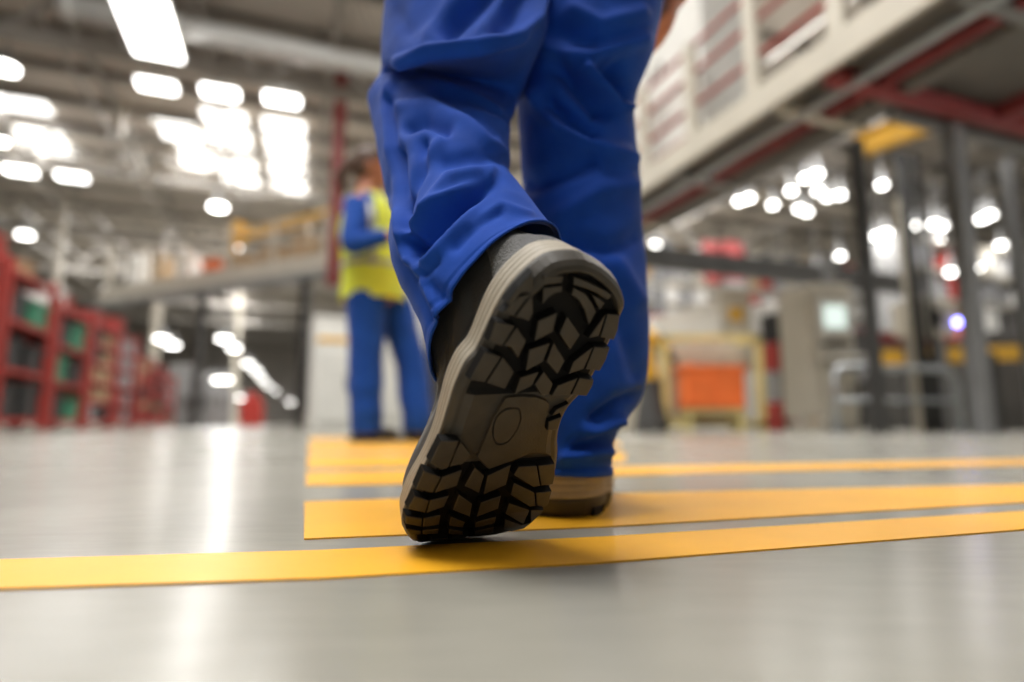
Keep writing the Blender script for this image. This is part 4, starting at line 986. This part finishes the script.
# white machine body right of the yellow frame, red and white boxes
p = at(768, 432, 10.6); t = thing('white_machine', 'pale machine body between the framed machine and the control cabinet', 'machine', (p.x, p.y, 0), None, RZ)
bm = bmesh.new(); add_box(bm, (0, 0, 1.1), (.5, .9, 2.2), 0, .05); obj('housing', bm, M['white'], t); bm = bmesh.new(); add_box(bm, (.1, -.46, .7), (.22, .04, 1.0), 0, .01); obj('door', bm, M['grey'], t)
for k in range(4): crate(at(783, 432, 8.6) * 1 + V3((0, 0, -at(783, 432, 8.6).z + k * .42)), ['red', 'grey', 'red', 'black'][k], (.5, .6, .8), RZ, 'stacked left of the control cabinet')
# pallets of beige boxes left of the framed machine
p = at(630, 432, 8.6); bm = bmesh.new(); add_box(bm, (0, 0, .65), (.9, .8, 1.3), 0, .03); add_box(bm, (0, 0, 1.33), (.8, .7, .08)); tag(obj('beige_cabinet', bm, M['beige_steel'], None, False, (p.x, p.y, 0)), 'low beige cabinet partly behind the blue trousers', 'cabinet')

# ------------------------------------------------------------------ far storage mezzanine
t = thing('storage_mezzanine', 'dark edged mezzanine floor far behind the machines on the right', 'mezzanine', H(10, 17, 0))
bm = bmesh.new(); hbox(bm, 14, 19, 3.45, 22, 5, .2); part('deck', bm, M['deck_under'], t)
bm = bmesh.new(); hbox(bm, 14, 16.45, 3.4, 22, .15, .5); part('edge_beam', bm, M['dull_red'], t)
for k in range(7):
    bm = bmesh.new(); hbox(bm, 3.5 + k * 3.4, 16.8, 1.65, .22, .22, 3.3); part('support_leg', bm, M['dark_steel'], t)
bm = bmesh.new(); add_tube(bm, [H(3, 16.45, 4.6), H(24, 16.45, 4.6)], .04, 8); part('railing', bm, M['beige_steel'], t)
def shelving(b0, a, z, n, lv, lab, where, step=1.25, prob=.85):
    t = thing('storage_rack', lab, 'rack', H(b0 + n * step / 2, a, z))
    for k in range(n + 1):
        bm = bmesh.new(); hbox(bm, b0 + k * step, a, z + lv * .42, .08, .8, lv * .84); part('upright', bm, M['grey_steel'], t)
    for j in range(lv + 1):
        bm = bmesh.new(); hbox(bm, b0 + n * step / 2, a, z + .05 + j * .8, n * step, .8, .06); part('shelf', bm, M['beige_steel'], t)
    for j in range(lv):
        for k in range(n * 2):
            if random.random() > prob: continue
            m = random.choice(['white', 'white', 'card', 'grey', 'red', 'beige_steel', 'white', 'grey'])
            crate(H(b0 + (k + .5) * step / 2, a - .1, z + .09 + j * .8), m, (.85, 1.1, random.uniform(.7, 1.3)), RZ, where)
shelving(3.2, 18.2, 3.55, 7, 3, 'long storage rack on the far mezzanine, left half', 'on the long rack of the far mezzanine')
shelving(12.4, 18.2, 3.55, 8, 4, 'long storage rack on the far mezzanine, right half', 'on the long rack of the far mezzanine')
shelving(-17, 46, 0, 9, 4, 'long storage rack at the far end of the left aisle', 'on the rack at the far end of the aisle')
shelving(7.5, 13.6, 0, 6, 3, 'floor standing storage rack under the walkway behind the dark machines', 'on the floor rack behind the dark machines')
shelving(14.5, 11.0, 2.5, 4, 3, 'raised storage rack at the far right edge', 'on the raised rack at the right edge')
# two red hanging banners (plain) on the mezzanine
for k, (px, w) in enumerate(((713, .75), (733, .7))):
    p = at(px, 262, 17.0); bm = bmesh.new(); add_box(bm, (0, 0, 0), (w, .05, 1.1), RZ, .01); add_box(bm, (0, 0, .57), (w * 1.05, .08, .06), RZ)
    tag(obj('red_board', bm, M['dull_red'], None, False, p), ['left one of two plain red boards above the far mezzanine edge', 'right one of two plain red boards above the far mezzanine edge'][k], 'board')

# ------------------------------------------------------------------ light
w = bpy.data.worlds.new('world'); bpy.context.scene.world = w; w.use_nodes = True
bg = w.node_tree.nodes['Background']; bg.inputs['Color'].default_value = (1, .985, .95, 1); bg.inputs['Strength'].default_value = .085
def area(name, loc, sx, sy, power, rot=(0, 0, 0), col=(1, .98, .95)):
    l = bpy.data.lights.new(name, 'AREA'); l.shape = 'RECTANGLE'; l.size = sx; l.size_y = sy; l.energy = power; l.color = col
    o = bpy.data.objects.new(name, l); C.objects.link(o); o.location = loc; o.rotation_euler = rot; return o
area('skylight_or_fill', H(-1.2, .8, RH - .1), 4, 4, 1150, (0, 0, RZ))  # added key light above the frame, not one of the skylight panels
area('skylight_or_fill', H(-3, 7, RH - .1), 10, 3.5, 900, (0, 0, RZ))  # added overhead fill out of view, wider than any skylight panel
for bb, aa, pw, ly in ((11.5, 8.2, 2600, 6), (13, 22, 2600, 6), (8, 34, 3500, 20), (-4, 42, 4000, 20), (20, 34, 3500, 20)): area('skylight_or_fill', H(bb, aa, RH - .12), 1.3 if aa not in (8.2, 22) else 6, ly, pw, (0, 0, RZ))  # added area lights under the roof to brighten the dim background
for b_, a_, w_, l_, p_ in SKY: area('skylight_or_fill', H(b_, a_, RH + .1), w_, l_, p_, (0, 0, RZ))
area('fill_strip_light', H(6.6, 1.0, Z0 - .12), 1.2, .16, 75, (math.radians(20), 0, RZ))  # emitter of the added fill strip, aimed to lift the cabinet front
area('aisle_fill', H(-9, 36, RH - .12), 6, 10, 1800, (0, 0, RZ))  # added area light lifting the dark far end of the aisle
def bulb(px, py, z, e, r=.22):
    l = bpy.data.lights.new('lamp_light', 'POINT'); l.energy = e; l.shadow_soft_size = r; l.color = (1, .97, .93)
    o = bpy.data.objects.new('lamp_light', l); C.objects.link(o); o.location = at_z(px, py, z) + V3((0, 0, -.3)); l.energy = e * .07
for q in [(218, 207, 7.2, 500), (20, 171, 8.2, 400), (282, 100, 8.2, 400), (107, 288, 5, 300), (172, 345, 3.4, 350), (234, 348, 3.4, 350), (262, 379, 3.4, 500), (806, 178, 6.2, 700), (943, 226, 5.0, 450), (749, 198, 6.2, 700),
          (655, 245, 5.0, 450), (877, 236, 5.0, 400), (1001, 245, 5.0, 400), (783, 276, 3.6, 200), (951, 272, 3.6, 200), (700, 60, 7.6, 600)]: bulb(*q)

sc = bpy.context.scene
sc.view_settings.view_transform = 'Standard'; sc.view_settings.look = 'None'; sc.view_settings.gamma = 1; sc.view_settings.use_curve_mapping = False
sc.view_settings.exposure = -0.15
sc.cycles.use_denoising = True; sc.cycles.max_bounces = 6; sc.cycles.sample_clamp_indirect = 8
